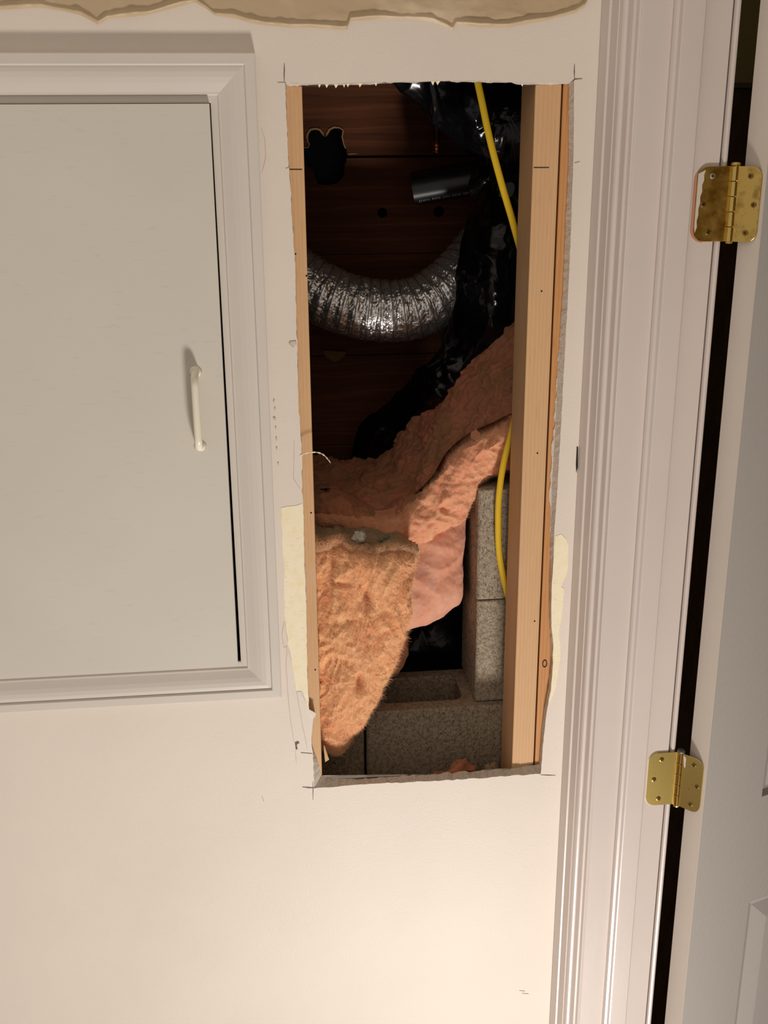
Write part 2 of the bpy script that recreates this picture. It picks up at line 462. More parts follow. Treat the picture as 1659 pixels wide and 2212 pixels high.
for i, (x, y, a) in enumerate([(592,868,4),(594,884,3),(593,905,5),(596,925,3),(597,948,4),(598,970,3),(601,1002,3)]):
    r_ = random.Random(300+i)
    decal('caulk_crumb', [(x+math.cos(t)*a*0.5*r_.uniform(0.6, 1.2), y+math.sin(t)*a*r_.uniform(0.6, 1.5)) for t in [k*math.pi/4 for k in range(8)]], core_m, 0.0014)
for i, x in enumerate((690, 706, 726, 743, 752, 778, 812, 935, 946, 1128)):
    yb = np.interp(x, [p[0] for p in top_b], [p[1] for p in top_b])
    w_ = 3+i % 3
    pts_ = [P(x-w_, yb-2, T*0.8), P(x+w_, yb-2, T*0.8), P(x+w_*0.3, yb+3+i % 4, T*0.9), P(x-w_*0.2, yb+5+i % 3, T*0.9)]
    plate('paper_shred', pts_, 0.0006, paper_m, wall)
# smear of joint compound along the top
bl = [(-60,20),(0,22),(88,17),(139,25),(175,34),(198,46),(212,54),(232,42),(316,34),(371,20),(422,6),(446,20),(464,34),(506,40),(540,50),(575,56),(600,58),(625,61),(665,60),(700,63),(735,66),(750,64),(756,47),(817,43),(882,42),(935,48),(965,60),(977,68),(984,54),(1034,61),(1099,60),(1186,44),(1242,29),(1262,17),(1270,0),(1272,-40)]
nx, ny = 420, 36
curve = np.interp(np.linspace(-60, 1271, nx), [p[0] for p in bl], [p[1] for p in bl])
v = []; f = []
for i in range(nx):
    x = -60+1331*i/(nx-1)
    for j in range(ny):
        d = 150*(j/(ny-1))**1.8
        q = P(x, curve[i]-d, 0)
        e = min(1, d/3.0)
        n1 = noise.noise(Vector((x*0.012, 3, 0)))
        h = 0.0014*e + (0.0038+0.003*n1+0.0016*noise.noise(Vector((x*0.05, 8, 0))))*math.exp(-((d-8-5*n1)/(4.5+2*n1))**2)
        h += 0.0022*e*max(0, noise.fractal(Vector((q.x*14, q.z*30, 4)), 0.8, 2, 4))
        h *= e if j else 0
        v.append((q.x, -h+0.0002, q.z))
for i in range(nx-1):
    for j in range(ny-1):
        f.append((i*ny+j, i*ny+j+1, (i+1)*ny+j+1, (i+1)*ny+j))
mud = make('joint_compound', v, f, mud_m, wall, smooth=True); fix_normals(mud)
if mud.data.polygons[500].normal.y > 0: mud.data.flip_normals()

# floor, side wall, rooms
box('floor', -3, 4, -5, 2.0, ZF-0.05, ZF, floor_m, kind='structure', label='wooden floor of the room below the wall')
box('ceiling', -3, 0.6, -3.6, -0.001, 2.64, 2.68, white_m, kind='structure', label='white ceiling of the room above the wall')

# ------------------------------------------------------------------ built-in cabinet with casing, door and pull
cab = empty('wall_cabinet', ((cab_l+cab_r)/2, 0, cab_b), 'white built-in wall cabinet with moulded casing beside the ragged opening', 'cabinet')
prof = [(0, 0), (0, 0.0145), (0.0015, 0.0155), (0.0145, 0.0160), (0.0155, 0.0150), (0.0165, 0.0128), (0.019, 0.0135), (0.024, 0.0142), (0.031, 0.0136), (0.038, 0.0118), (0.045, 0.0092), (0.050, 0.0074), (0.053, 0.0070), (0.0545, 0.0050), (0.0620, 0.0046), (CW, 0.0040), (CW, 0)]
def rail(name, a, b, inward, along):
    """a,b outer corners; mitred moulding"""
    v = []; n = len(prof)
    for end, s in ((a, 1), (b, -1)):
        for u, h in prof:
            v.append(end+inward*u+along*(u*s)+Vector((0, -h, 0)))
    f = [(i, (i+1) % n, n+(i+1) % n, n+i) for i in range(n)]+[tuple(range(n))[::-1], tuple(range(n, 2*n))]
    o = make(name, v, f, trim_m); fix_normals(o)
    return attach(o, cab)
TL, TR_, BR, BL = Vector((cab_l, 0, cab_t)), Vector((cab_r, 0, cab_t)), Vector((cab_r, 0, cab_b)), Vector((cab_l, 0, cab_b))
X, Z = Vector((1, 0, 0)), Vector((0, 0, 1))
rail('casing_rail', TL, TR_, -Z, X)
rail('casing_rail', BL, BR, Z, X)
rail('casing_stile', TR_, BR, -X, -Z)
rail('casing_stile', TL, BL, X, -Z)
# outer caulk sliver of the right casing edge
xi0, xi1, zi0, zi1 = cab_l+CW, cab_r-CW, cab_b+CW, cab_t-CW
# cabinet body behind the wall: open box of five boards
bd = 0.085
for nm, bx_ in (('side_board', (xi0-0.018, xi0-0.006, T, bd, zi0-0.012, zi1+0.012)), ('side_board', (xi1+0.004, xi1+0.006, T, bd, zi0-0.012, zi1+0.012)),
                ('top_board', (xi0-0.006, xi1+0.004, T, bd, zi1+0.004, zi1+0.012)), ('bottom_board', (xi0-0.006, xi1+0.004, T, bd, zi0-0.012, zi0-0.004)),
                ('back_board', (xi0-0.018, xi1+0.006, bd, bd+0.006, zi0-0.012, zi1+0.012))):
    attach(box(nm, *bx_, void_m), cab)
door = empty('cabinet_door_tmp', (0, 0, 0), 'x', 'x'); bpy.data.objects.remove(door)
dy = -0.0135
cdoor = slab('door', [Vector((xi0+0.002, dy, zi0+0.002)), Vector((xi1-0.0048, dy, zi0+0.002)), Vector((xi1-0.0015, dy, zi1-0.0012)), Vector((xi0+0.002, dy, zi1-0.0012))], [],
             [Vector((xi0+0.002, 0.012, zi0+0.002)), Vector((xi1-0.0048, 0.012, zi0+0.002)), Vector((xi1-0.0015, 0.012, zi1-0.0012)), Vector((xi0+0.002, 0.012, zi1-0.0012))], [], panel_m)
attach(cdoor, cab)
# pull handle
h0, h1 = P(419, 803, dy), P(435, 962, dy)
hx = (h0.x+h1.x)/2
so = 0.026
path = [(hx, dy, h0.z), (hx, dy-0.010, h0.z-0.0005), (hx, dy-0.018, h0.z-0.003), (hx, dy-0.024, h0.z-0.011), (hx, dy-so, h0.z-0.022)]
path += [(hx, dy-so-0.001, (h0.z+h1.z)/2), (hx, dy-so, h1.z+0.022), (hx, dy-0.024, h1.z+0.011), (hx, dy-0.018, h1.z+0.003), (hx, dy-0.010, h1.z+0.0005), (hx, dy, h1.z)]
pc = [tuple(p) for p in cr(path, 60)]
rr = [0.0056+0.0040*math.exp(-min(i, 59-i)/1.6) for i in range(60)]
hv, hfaces = tube_data(pc, rr, 18, True, None, Vector((1, 0, 0)))
hnd = make('handle', hv, hfaces, handle_m, smooth=True); fix_normals(hnd)
hnd.parent = cdoor
hnd['label'] = 'cream plastic bar pull'

# ------------------------------------------------------------------ studs
slx = P(674, 930, SY0).x
srx = P(1131, 930, SY0).x
stl = box('wall_stud', slx-0.038, slx, SY0, SY1, 0.60, 2.5, stud_m, bev=0.0012, label='pine stud lining the edge of the opening nearest the cabinet', cat='stud', group='wall studs')
XB = P(1213, 260, SY0).x
st2 = box('wall_stud', srx, srx+0.0385, SY0, SY1, 0.60, 2.5, stud_m, bev=0.0015, label='wide pine stud with exposed inner side beside the yellow cable', cat='stud', group='wall studs')
st3 = box('wall_stud', srx+0.0410, srx+0.079, SY0+0.001, SY1, 0.60, 2.5, jack_m, bev=0.001, label='narrow strip of orange pine stud between the wide stud and torn drywall edge', cat='stud', group='wall studs')
rp = [(1213,738),(1210,790),(1206,850),(1204,900),(1200,960),(1197,1010),(1195,1060),(1192,1110),(1190,1150)]
rq = jag(rp, 15, 1.2, 91); rw = random.Random(92)
strip = [P(x, y, SY0-0.0012) for x, y in rq]+[P(x-2-rw.random()*7*(1 if 760 < y < 1090 else 0.3), y, SY0-0.0006) for x, y in rq[::-1]]
plate('paper_remnant', strip, 0.001, core_m, st3)
def nail(px, py, par, Y=SY0, r=2.2):
    c = P(px, py, Y-0.0004)
    pts = [c+Vector((math.cos(t)*r*0.00065, 0, math.sin(t)*r*0.0006)) for t in [i*math.pi/5 for i in range(10)]]
    return plate('nail_hole', pts, 0.0003, dark_m, par)
for x, y in ((638,549),(662,596),(672,1108),(681,1447),(692,1474)): nail(x, y, stl)
for x, y in ((1170,629),(1161,979),(1155,1342)): nail(x, y, st2)
def saw(px0, py0, px1, py1, par):
    a = P(px0, py0, SY0-0.0004); b = P(px1, py1, SY0-0.0004)
    d = Vector((0, 0, 0.0006))
    return plate('saw_kerf', [a-d, b-d, b+d, a+d], 0.0003, dark_m, par)
saw(624, 366, 653, 366, stl); saw(1153, 362, 1186, 362, st2)
# knot at the right stud edge
kc = P(1177, 1434, SY0)
kp = [tuple(kc+Vector((math.cos(t)*0.0035, 0.0006, math.sin(t)*0.0065))) for t in [0.3+i*0.36 for i in range(18)]]
tube('knot', kp, 0.0009, M('knot_wood', rgb(70, 42, 24), 0.8).m, st3, 6)
# splinter at the foot of the first stud
c0 = P(699, 1612, 0.03); c1 = P(706, 1642, 0.028)
sp = make('splinter', [c0, c0+Vector((0.002, 0.002, 0)), c1+Vector((0.004, 0.001, 0)), c1+Vector((-0.003, 0, -0.004)), c0+Vector((0, 0.004, 0)), c1+Vector((0, 0.004, 0))],
     [(0,1,2,3),(0,4,1),(3,2,5),(0,3,5,4),(1,4,5,2)], splinter_m, stl); fix_normals(sp)

# ------------------------------------------------------------------ the crawl space behind
BY = 0.56
rowz = lambda r: P(850, r, BY).z
bws = [(-80, 172), (174, 335.5), (341, 547), (548.5, 764), (766, 956), (957.5, 1260)]
cw = empty('wall_crawlspace', (0.1, BY, 0.8), 'dark old horizontal board wall deep inside the opening', 'wall', kind='structure')
del cw['category']
xl, xr = -0.45, 0.598
def Z5(x, y): return (640+x/6.381, 170+y/6.381)
notch_up = [(700,1056),(690,960),(662,900),(640,800),(655,720),(640,695),(600,670),(520,655),(450,690),(415,750),(406,795),(385,792),(370,740),(330,690),(260,675),(190,690),(150,740),(135,800),(150,860),(175,905),(160,940),(100,945),(40,950),(30,1056)]
notch_dn = [(30,1095),(30,1150),(110,1185),(180,1230),(245,1270),(252,1330),(265,1380),(300,1440),(270,1450),(340,1462),(450,1466),(520,1452),(570,1440),(610,1395),(645,1365),(662,1300),(668,1170),(690,1150),(690,1095)]
for i, (r0, r1) in enumerate(bws):
    zt, zb = rowz(r0), rowz(r1)
    pts = [Vector((xl, BY, zt))]
    holes = []
    pts.append(Vector((xr, BY, zt)))
    pts.append(Vector((xr, BY, zb)))
    if i == 1:
        up_n = [P(*Z5(*q), BY) for q in notch_up]
        up_n[0].z = zb; up_n[-1].z = zb
        pts += up_n
    pts.append(Vector((xl, BY, zb)))
    if i == 2:
        dn = [P(*Z5(*q), BY) for q in notch_dn]
        dn[0].z = zt; dn[-1].z = zt
        pts += []
        pts = [Vector((xl, BY, zt))]+dn+[Vector((xr, BY, zt)), Vector((xr, BY, zb)), Vector((xl, BY, zb))]
        for cx, cy, rr_ in ((826, 460, 11), (948, 457, 12)):
            cc = P(cx, cy, BY)
            holes.append([cc+Vector((math.cos(t), 0, math.sin(t)))*(rr_/1115*random.uniform(0.93, 1.05)) for t in [k*math.pi/9 for k in range(18)]])
    o = plate('board', pts, 0.022, (board_m, board2_m)[i % 2], holes=holes)
    attach(o, cw)
# pale freshly cut rim around the notch
inner = [Z5(*q) for q in notch_up[1:22]]
cx_, cy_ = 705, 320
outer = []
for i, q in enumerate(inner):
    a = inner[max(i-1, 0)]; b = inner[min(i+1, len(inner)-1)]
    d = Vector((b[0]-a[0], b[1]-a[1])).normalized()
    w = 4.5 if 5 < i < 17 else 2.5
    if i in (9, 10): w = 0.8
    outer.append((q[0]-d.y*w*-1*(-1), q[1]+d.x*w*-1*(-1)) if False else (q[0]+d.y*-w*-1, q[1]-d.x*-w*-1))
rim = plate('cut_rim', [P(*q, BY-0.0015) for q in inner]+[P(*q, BY-0.0015) for q in outer[::-1]], 0.0014, rim_m); attach(rim, cw)
sl_ = plate('pale_sliver', [P(*Z5(*q), BY-0.001) for q in ((710,1040),(740,1026),(840,1028),(842,1038),(720,1048))], 0.0009, rim_m); attach(sl_, cw)
ch = plate('wood_chip', [P(697,757,BY-0.012), P(748,760,BY-0.012), P(745,768,BY-0.010), P(731,779,BY-0.008), P(722,782,BY-0.008), P(704,772,BY-0.008)], 0.01, M('old_chip', rgb(120, 84, 54), 0.8).m); attach(ch, cw)
box('wall_crawlspace_backing', -0.6, 0.599, 0.64, 0.66, 0.3, 2.6, teal_m, kind='structure', label='dark teal backing behind the board wall')
box('wall_crawlspace_left', -0.62, -0.6, T+0.001, 0.66, 0.3, 2.6, void_m, kind='structure', label='dark side of the crawl space')
box('wall_crawlspace_right', 0.60, 0.625, 0.301, 0.66, 0.3, 2.6, void_m, kind='structure', label='dark side of the crawl space')
box('ceiling_crawlspace', -0.62, 0.60, T+0.001, 0.66, 2.6, 2.62, void_m, kind='structure', label='dark top of the crawl space')
zhole = P(1000, 1672, 0.012).z
GZ = zhole-0.11
box('floor_crawlspace', -0.6, 0.49, T+0.001, 0.64, GZ-0.05, GZ, void_m, kind='structure', label='dark ground inside the opening')

# concrete blocks
B1 = 0.108
def block(name, x0, x1, y0, y1, z0, z1, cores, label):
    o3 = lambda L, z: [Vector((x, y, z)) for x, y in L]
    n = 0.004
    outer = [(x0+n, y0), (x1-n, y0), (x1, y0+n), (x1, y1-n), (x1-n, y1), (x0+n, y1), (x0, y1-n), (x0, y0+n)]
    hs = []
    for (a, b, c, d) in cores:
        q = 0.012
        hs.append([(a+q, c), (b-q, c), (b, c+q), (b, d-q), (b-q, d), (a+q, d), (a, d-q), (a, c+q)])
    r = random.Random(int(x0*1e4) % 977)
    o = slab(name, o3(outer, z1), [o3(h, z1) for h in hs], o3(outer, z0), [o3(h, z0) for h in hs], cmu,
             label=label, cat='concrete block', group='stacked concrete blocks')
    bevel(o, 0.0025, 2)
    return o
lz1 = P(900, 1533, B1).z
print('SLOPE', (lz1-P(900, 1689, 0).z)/B1)
lx0 = P(792, 1600, B1).x
ca, cb = P(822, 1518, B1+0.03).x, P(1000, 1518, B1+0.03).x
block('cinder_block', lx0, 0.506, B1, B1+0.152, lz1-0.194, lz1, [(ca, cb, B1+0.031, B1+0.125), (cb+0.03, 0.478, B1+0.031, B1+0.125)],
      'lower concrete block with open square core facing up')
block('cinder_block', lx0-0.399, lx0-0.004, B1+0.002, B1+0.154, lz1-0.194, lz1-0.002, [], 'shadowed lower concrete block behind the hanging insulation tip')
UY = B1+0.014
uz = P(1050, 1297, UY).z
ux = P(1031, 1290, UY).x
block('cinder_block', ux, 0.506, UY, UY+0.150, lz1+0.002, uz-0.0008, [], 'grey concrete block directly above the open-core block')
uz2 = P(1050, 1058, UY).z
block('cinder_block', ux-0.001, 0.507, UY+0.001, UY+0.151, uz+0.0008, uz2, [], 'topmost grey concrete block with weathered top beside the yellow cable')

# ------------------------------------------------------------------ soft sheets (insulation, plastic)
def grid_from(ctrl, nu, nv):
    """ctrl rows of (px,py,Y) -> numpy grid of world points [nu][nv]"""
    A = np.array(ctrl, float)
    A = cr(A, nu)
    A = np.swapaxes(cr(np.swapaxes(A, 0, 1), nv), 0, 1)
    G = np.zeros_like(A)
    for i in range(nu):
        for j in range(nv):
            G[i, j] = P(*A[i, j])
    return G
def normals(G):
    du = np.gradient(G, axis=0); dv = np.gradient(G, axis=1)
    n = np.cross(du, dv)
    n /= np.linalg.norm(n, axis=2, keepdims=True)+1e-12
    if n[..., 1].mean() > 0: n = -n
    return n
def sheet(name, ctrl, nu, nv, disp, thick, mat, edge=0.0, ew=0.12, clampx=None, parent=None, smooth=True, backdir=(0, 1, 0), **k):
    G = grid_from(ctrl, nu, nv)
    N = normals(G)
    D = np.zeros((nu, nv))
    for i in range(nu):
        for j in range(nv):
            D[i, j] = disp(Vector(G[i, j]), i/(nu-1), j/(nv-1))
    if edge:
        uu = np.linspace(0, 1, nu)[:, None]; vv = np.linspace(0, 1, nv)[None, :]
        e = np.minimum(np.minimum(uu, 1-uu), np.minimum(vv, 1-vv))/ew
        e = np.clip(e, 0, 1)
        D -= edge*(1-np.sqrt(1-(1-e)**2))
    Fp = G+N*D[..., None]
    Bp = G+np.array(backdir)*thick-N*0.0
    for A in (Fp, Bp):
        if clampx is not None:
            xa, xb = clampx
            inb = A[..., 1] < SY1+0.002
            A[..., 0] = np.where(inb, np.clip(A[..., 0], xa, xb), A[..., 0])
    v = list(map(tuple, Fp.reshape(-1, 3)))+list(map(tuple, Bp.reshape(-1, 3)))
    n = nu*nv; f = []
    I = lambda i, j: i*nv+j
    for i in range(nu-1):
        for j in range(nv-1):
            f.append((I(i, j), I(i, j+1), I(i+1, j+1), I(i+1, j)))
            f.append((n+I(i, j), n+I(i+1, j), n+I(i+1, j+1), n+I(i, j+1)))
    rim_ = [I(0, j) for j in range(nv)]+[I(i, nv-1) for i in range(1, nu)]+[I(nu-1, j) for j in range(nv-2, -1, -1)]+[I(i, 0) for i in range(nu-2, 0, -1)]
    for a, b in zip(rim_, rim_[1:]+rim_[:1]):
        f.append((a, a+n, b+n, b))
    o = make(name, v, f, mat, parent, smooth=smooth, **k)
    fix_normals(o)
    return o, Fp, N
def fbm(p, H=0.9, o=5): return noise.fractal(p, H, 2.0, o)
def rid(p, o=5): return noise.ridged_multi_fractal(p, 0.9, 2.0, o, 1.0, 2.0)
def folds(p, sx, sz, w=0.6):
    q = Vector((p.x*sx, p.y*sx, p.z*sz))
    q += Vector((noise.noise(q*0.7), 0, noise.noise(q*0.7+Vector((9, 9, 9)))))*w
    return 1-abs(noise.noise(q))*2

def fibres(name, Fp, N, count, ln, wd_, mat, parent, seed, bias=None, stand=0.5):
    r = random.Random(seed); nu, nv = Fp.shape[:2]
    v = []; f = []
    for k in range(count):
        i, j = r.randrange(nu), r.randrange(nv)
        if bias and r.random() > bias(i/(nu-1), j/(nv-1)): continue
        p = Vector(Fp[i, j]); nn = Vector(N[i, j])
        a = Vector((r.gauss(0, 1), r.gauss(0, 1), r.gauss(0, 1)))
        t = (a-nn*a.dot(nn)).normalized()
        t = (t+nn*r.uniform(0.05, stand)).normalized()
        L = ln*r.uniform(0.5, 1.5)
        c = Vector((r.gauss(0, 1), r.gauss(0, 1), r.gauss(0, 1)))*0.35
        s = t.cross(Vector((0.2, 1, 0.1))).normalized()*wd_
        b = len(v)
        q = p-nn*0.0006; d = t.copy()
        for m_ in range(4):
            w = 1-0.28*m_
            v += [q-s*w, q+s*w]
            q = q+d*(L/3); d = (d+c*0.7).normalized()
        for m_ in range(3):
            f.append((b+2*m_, b+2*m_+1, b+2*m_+3, b+2*m_+2))
    return make(name, v, f, mat, parent, kind='stuff')

cl = (slx+0.0015, srx-0.0015)
# A: hanging front batt --------------------------------------------------
ctrlA = [
 [(640,1172,0.070),(730,1178,0.050),(790,1188,0.046),(850,1190,0.046),(905,1188,0.062)],
 [(645,1225,0.058),(730,1235,0.040),(790,1240,0.034),(850,1240,0.036),(903,1238,0.058)],
 [(650,1290,0.058),(730,1295,0.036),(790,1298,0.030),(850,1298,0.032),(895,1298,0.056)],
 [(655,1355,0.058),(730,1360,0.034),(785,1362,0.028),(840,1360,0.032),(888,1355,0.056)],
 [(660,1420,0.058),(725,1425,0.034),(775,1428,0.028),(822,1425,0.034),(864,1412,0.058)],
 [(665,1490,0.060),(720,1495,0.036),(760,1495,0.032),(797,1492,0.038),(832,1482,0.060)],
 [(670,1550,0.062),(715,1560,0.042),(745,1560,0.040),(772,1556,0.046),(797,1545,0.064)],
 [(676,1600,0.066),(708,1612,0.054),(728,1616,0.052),(745,1612,0.056),(762,1600,0.068)],
 [(690,1622,0.072),(706,1632,0.066),(718,1634,0.064),(728,1632,0.066),(738,1624,0.074)]]
def dA(p, u, v):
    d = 0.0090*fbm(Vector((p.x*14, p.z*9, 1.3)))
    d += 0.0055*(folds(p, 24, 16, 1.3)-0.4)
    q = Vector((p.x*70, 0, p.z*26)); w = noise.noise(Vector((p.x*22, 5, p.z*22)))
    d += 0.0050*(1-abs(noise.noise(q+Vector((w*2.6, 0, w*2.0))))*2)*(0.55+0.45*noise.noise(Vector((p.x*12, 8, p.z*12))))
    d += 0.0024*noise.noise(Vector((p.x*150, 3, p.z*80)))+0.0014*noise.noise(Vector((p.x*330, 3, p.z*200)))
    # creases seen in the face
    for (ax, ay, sx, sy, dp) in ((790,1290,10,30,0.020),(775,1470,9,24,0.018),(760,1175,8,30,0.010),(715,1235,8,36,0.012),(735,1262,26,8,0.010),(750,1340,30,9,0.006)):
        c = P(ax, ay, 0.04)
        d -= dp*math.exp(-((p.x-c.x)*1450/sx)**2-((p.z-c.z)*1300/sy)**2)
    return d
battA, FA, NA = sheet('insulation_batt', ctrlA, 300, 190, dA, 0.040, wool_a, edge=0.022, ew=0.10, clampx=cl,
                      label='orange fluffy insulation batt hanging down in front of the concrete blocks', cat='insulation')
fibres('fibres', FA, NA, 42000, 0.008, 0.00017, wool_fib, battA, 3)
fibres('edge_fibres', FA, NA, 90000, 0.011, 0.00015, wool_fib, battA, 4, bias=lambda u, v: 0.16 if v > 0.93 else (0.06 if u < 0.03 else 0.0), stand=1.6)
# its dusty top face
ctrlT = [
 [(655,1132,0.155),(700,1136,0.152),(740,1138,0.150),(780,1139,0.150),(815,1142,0.150),(850,1150,0.150),(880,1165,0.140)],
 [(655,1148,0.110),(700,1152,0.106),(740,1154,0.105),(780,1160,0.105),(818,1163,0.105),(855,1166,0.105),(894,1174,0.105)],
 [(655,1163,0.072),(695,1172,0.058),(728,1164,0.058),(760,1180,0.052),(805,1189,0.046),(850,1181,0.048),(904,1187,0.064)],
 [(655,1186,0.074),(695,1194,0.062),(728,1190,0.060),(760,1202,0.056),(805,1208,0.054),(850,1202,0.055),(900,1206,0.070)]]
def dT(p, u, v):
    return 0.006*fbm(Vector((p.x*34, p.y*34, p.z*20)))+0.0022*noise.noise(p*110)+0.0012*noise.noise(p*230)
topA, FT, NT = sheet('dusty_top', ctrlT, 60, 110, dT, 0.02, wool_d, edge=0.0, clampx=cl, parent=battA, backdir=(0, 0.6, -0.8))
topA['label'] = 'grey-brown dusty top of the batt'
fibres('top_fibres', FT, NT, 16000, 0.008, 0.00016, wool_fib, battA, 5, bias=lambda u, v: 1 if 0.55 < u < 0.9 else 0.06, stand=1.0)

# B: upper batt, dusty slope --------------------------------------------
ctrlB = [
 [(640,984,0.46),(720,990,0.45),(775,992,0.44),(828,975,0.41),(868,925,0.38),(905,880,0.36),(945,842,0.34),(1000,782,0.31),(1060,735,0.28),(1130,660,0.26)],
 [(640,1020,0.38),(720,1022,0.37),(780,1022,0.36),(840,1005,0.34),(890,960,0.32),(930,920,0.30),(970,880,0.285),(1020,830,0.265),(1070,785,0.245),(1130,725,0.23)],
 [(640,1060,0.30),(720,1062,0.29),(785,1060,0.285),(850,1045,0.275),(905,1005,0.262),(950,965,0.25),(990,925,0.24),(1040,880,0.225),(1080,840,0.212),(1130,790,0.20)],
 [(640,1095,0.23),(720,1098,0.225),(790,1098,0.22),(855,1085,0.215),(912,1048,0.21),(955,1010,0.205),(1000,975,0.198),(1048,935,0.190),(1085,900,0.182),(1130,860,0.176)],
 [(640,1112,0.185),(720,1118,0.18),(795,1118,0.176),(850,1110,0.172),(905,1078,0.168),(946,1040,0.165),(985,1000,0.162),(1040,962,0.158),(1085,930,0.155),(1130,900,0.152)]]
def dB(p, u, v):
    d = 0.013*fbm(Vector((p.x*16, p.y*16, p.z*16)))
    d += 0.008*(folds(p+Vector((0, p.y, 0)), 30, 30, 1.6)-0.4)*(0.4+0.6*noise.noise(p*9))
    d += 0.0056*(1-2*abs(noise.noise(p*62)))*(0.6+0.6*noise.noise(p*20))
    d += 0.0018*noise.noise(p*170)
    return d
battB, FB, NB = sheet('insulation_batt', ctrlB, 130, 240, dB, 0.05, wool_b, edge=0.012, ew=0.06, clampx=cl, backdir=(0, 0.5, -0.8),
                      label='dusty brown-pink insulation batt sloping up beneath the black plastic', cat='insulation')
# its lighter torn front edge
ctrlE = [
 [(640,1100,0.19),(720,1106,0.186),(785,1110,0.182),(838,1112,0.172),(890,1085,0.166),(938,1040,0.160),(972,985,0.155),(1020,945,0.150),(1075,920,0.146),(1130,890,0.142)],
 [(640,1112,0.176),(720,1118,0.170),(785,1126,0.164),(842,1128,0.150),(905,1098,0.144),(955,1050,0.138),(995,1000,0.132),(1040,960,0.130),(1085,940,0.130),(1130,912,0.130)],
 [(640,1126,0.172),(720,1130,0.166),(785,1142,0.158),(845,1146,0.142),(920,1124,0.136),(975,1080,0.130),(1012,1035,0.126),(1050,990,0.124),(1090,965,0.124),(1130,942,0.126)],
 [(640,1136,0.180),(720,1138,0.172),(785,1154,0.162),(850,1164,0.146),(930,1150,0.140),(985,1112,0.136),(1020,1068,0.132),(1058,1020,0.130),(1092,995,0.130),(1130,975,0.132)],
 [(640,1142,0.200),(720,1144,0.195),(785,1164,0.185),(855,1180,0.165),(935,1166,0.160),(995,1122,0.155),(1028,1082,0.150),(1062,1042,0.148),(1096,1020,0.148),(1130,1000,0.150)]]
def dE(p, u, v):
    d = 0.0095*fbm(Vector((p.x*13, p.y*13, p.z*13+4)))
    d += 0.0070*(folds(p, 24, 26, 1.4)-0.4)
    d += 0.0030*(1-2*abs(noise.noise(p*60)))+0.0014*noise.noise(p*170)
    return d
edgeB, FE, NE = sheet('torn_edge', ctrlE, 90, 240, dE, 0.03, wool_e, edge=0.010, ew=0.12, clampx=None, parent=battB)
edgeB['label'] = 'lighter peach torn front edge'
fibres('fibres', FE, NE, 20000, 0.007, 0.00014, wool_fib, battB, 6)
# small curled lip on the dusty slope
ctrlL = [
 [(660,1070,0.215),(720,1062,0.212),(775,1085,0.205),(820,1112,0.19),(835,1135,0.175)],
 [(660,1085,0.190),(720,1082,0.188),(770,1098,0.182),(812,1122,0.17),(832,1152,0.160)],
 [(660,1108,0.182),(720,1112,0.178),(765,1118,0.172),(806,1140,0.162),(828,1172,0.150)],
 [(660,1122,0.195),(720,1128,0.190),(765,1132,0.185),(802,1152,0.175),(824,1184,0.162)]]
lip, FL, NL = sheet('curled_lip', ctrlL, 50, 100, dE, 0.02, wool_b, edge=0.010, ew=0.2, parent=battB)
# C: pink lower fold
ctrlC = [
 [(780,1130,0.22),(850,1130,0.200),(920,1120,0.185),(970,1100,0.180),(1015,1085,0.185)],
 [(780,1200,0.20),(850,1200,0.175),(920,1190,0.155),(970,1180,0.155),(1015,1175,0.170)],
 [(780,1260,0.19),(850,1262,0.165),(918,1258,0.145),(965,1250,0.145),(1013,1235,0.166)],
 [(780,1310,0.19),(845,1320,0.165),(910,1316,0.148),(955,1300,0.150),(1008,1266,0.168)],
 [(780,1360,0.20),(840,1368,0.178),(895,1358,0.165),(945,1332,0.168),(1004,1284,0.180)],
 [(780,1385,0.23),(840,1385,0.215),(895,1368,0.205),(948,1340,0.205),(1002,1292,0.210)]]
def dC(p, u, v):
    return 0.0110*fbm(Vector((p.x*9, p.y*9, p.z*9+7)), 1.1, 4)+0.0045*(folds(p, 12, 14, 1.5)-0.4)+0.0007*noise.noise(p*150)
foldC, FC, NC = sheet('insulation_batt', ctrlC, 120, 100, dC, 0.05, wool_c, edge=0.015, ew=0.12,
                      label='smooth pink insulation fold bulging beside the concrete block', cat='insulation')
ctrlC2 = [
 [(800,1370,0.19),(840,1370,0.18),(886,1372,0.20)],
 [(800,1405,0.18),(848,1405,0.165),(890,1402,0.19)],
 [(800,1440,0.18),(842,1438,0.170),(880,1432,0.195)],
 [(800,1462,0.20),(830,1468,0.195),(858,1464,0.21)]]
tailC, _, _ = sheet('hanging_tail', ctrlC2, 50, 40, dC, 0.03, wool_e, edge=0.010, ew=0.2, parent=foldC)
# scraps on the ledge
def scrap(name, cpx, Y, rx, ry, rz, mat, seed, **k):
    c = P(*cpx, Y)
    bm = bmesh.new(); bmesh.ops.create_icosphere(bm, subdivisions=4, radius=1)
    for vt in bm.verts:
        n_ = 1+0.5*fbm(vt.co*1.6+Vector((seed, 0, 0)))
        vt.co = Vector((vt.co.x*rx*n_, vt.co.y*ry*n_, vt.co.z*rz*n_))
    bmesh.ops.translate(bm, verts=bm.verts, vec=c)
    me = bpy.data.meshes.new(name); bm.to_mesh(me); bm.free()
    me.polygons.foreach_set('use_smooth', [True]*len(me.polygons)); me.materials.append(mat)
    o = bpy.data.objects.new(name, me); C.objects.link(o); tag(o, **k)
    return o
scrap('insulation_scrap', (985,1700), 0.062, 0.040, 0.020, 0.044, wool_b, 3, label='tuft of brown insulation lying at the foot of the lower block', cat='insulation')
scrap('insulation_scrap', (1062,1690), 0.060, 0.018, 0.014, 0.034, wool_d, 8, label='tiny grey insulation tuft at the foot of the wide stud', cat='insulation')
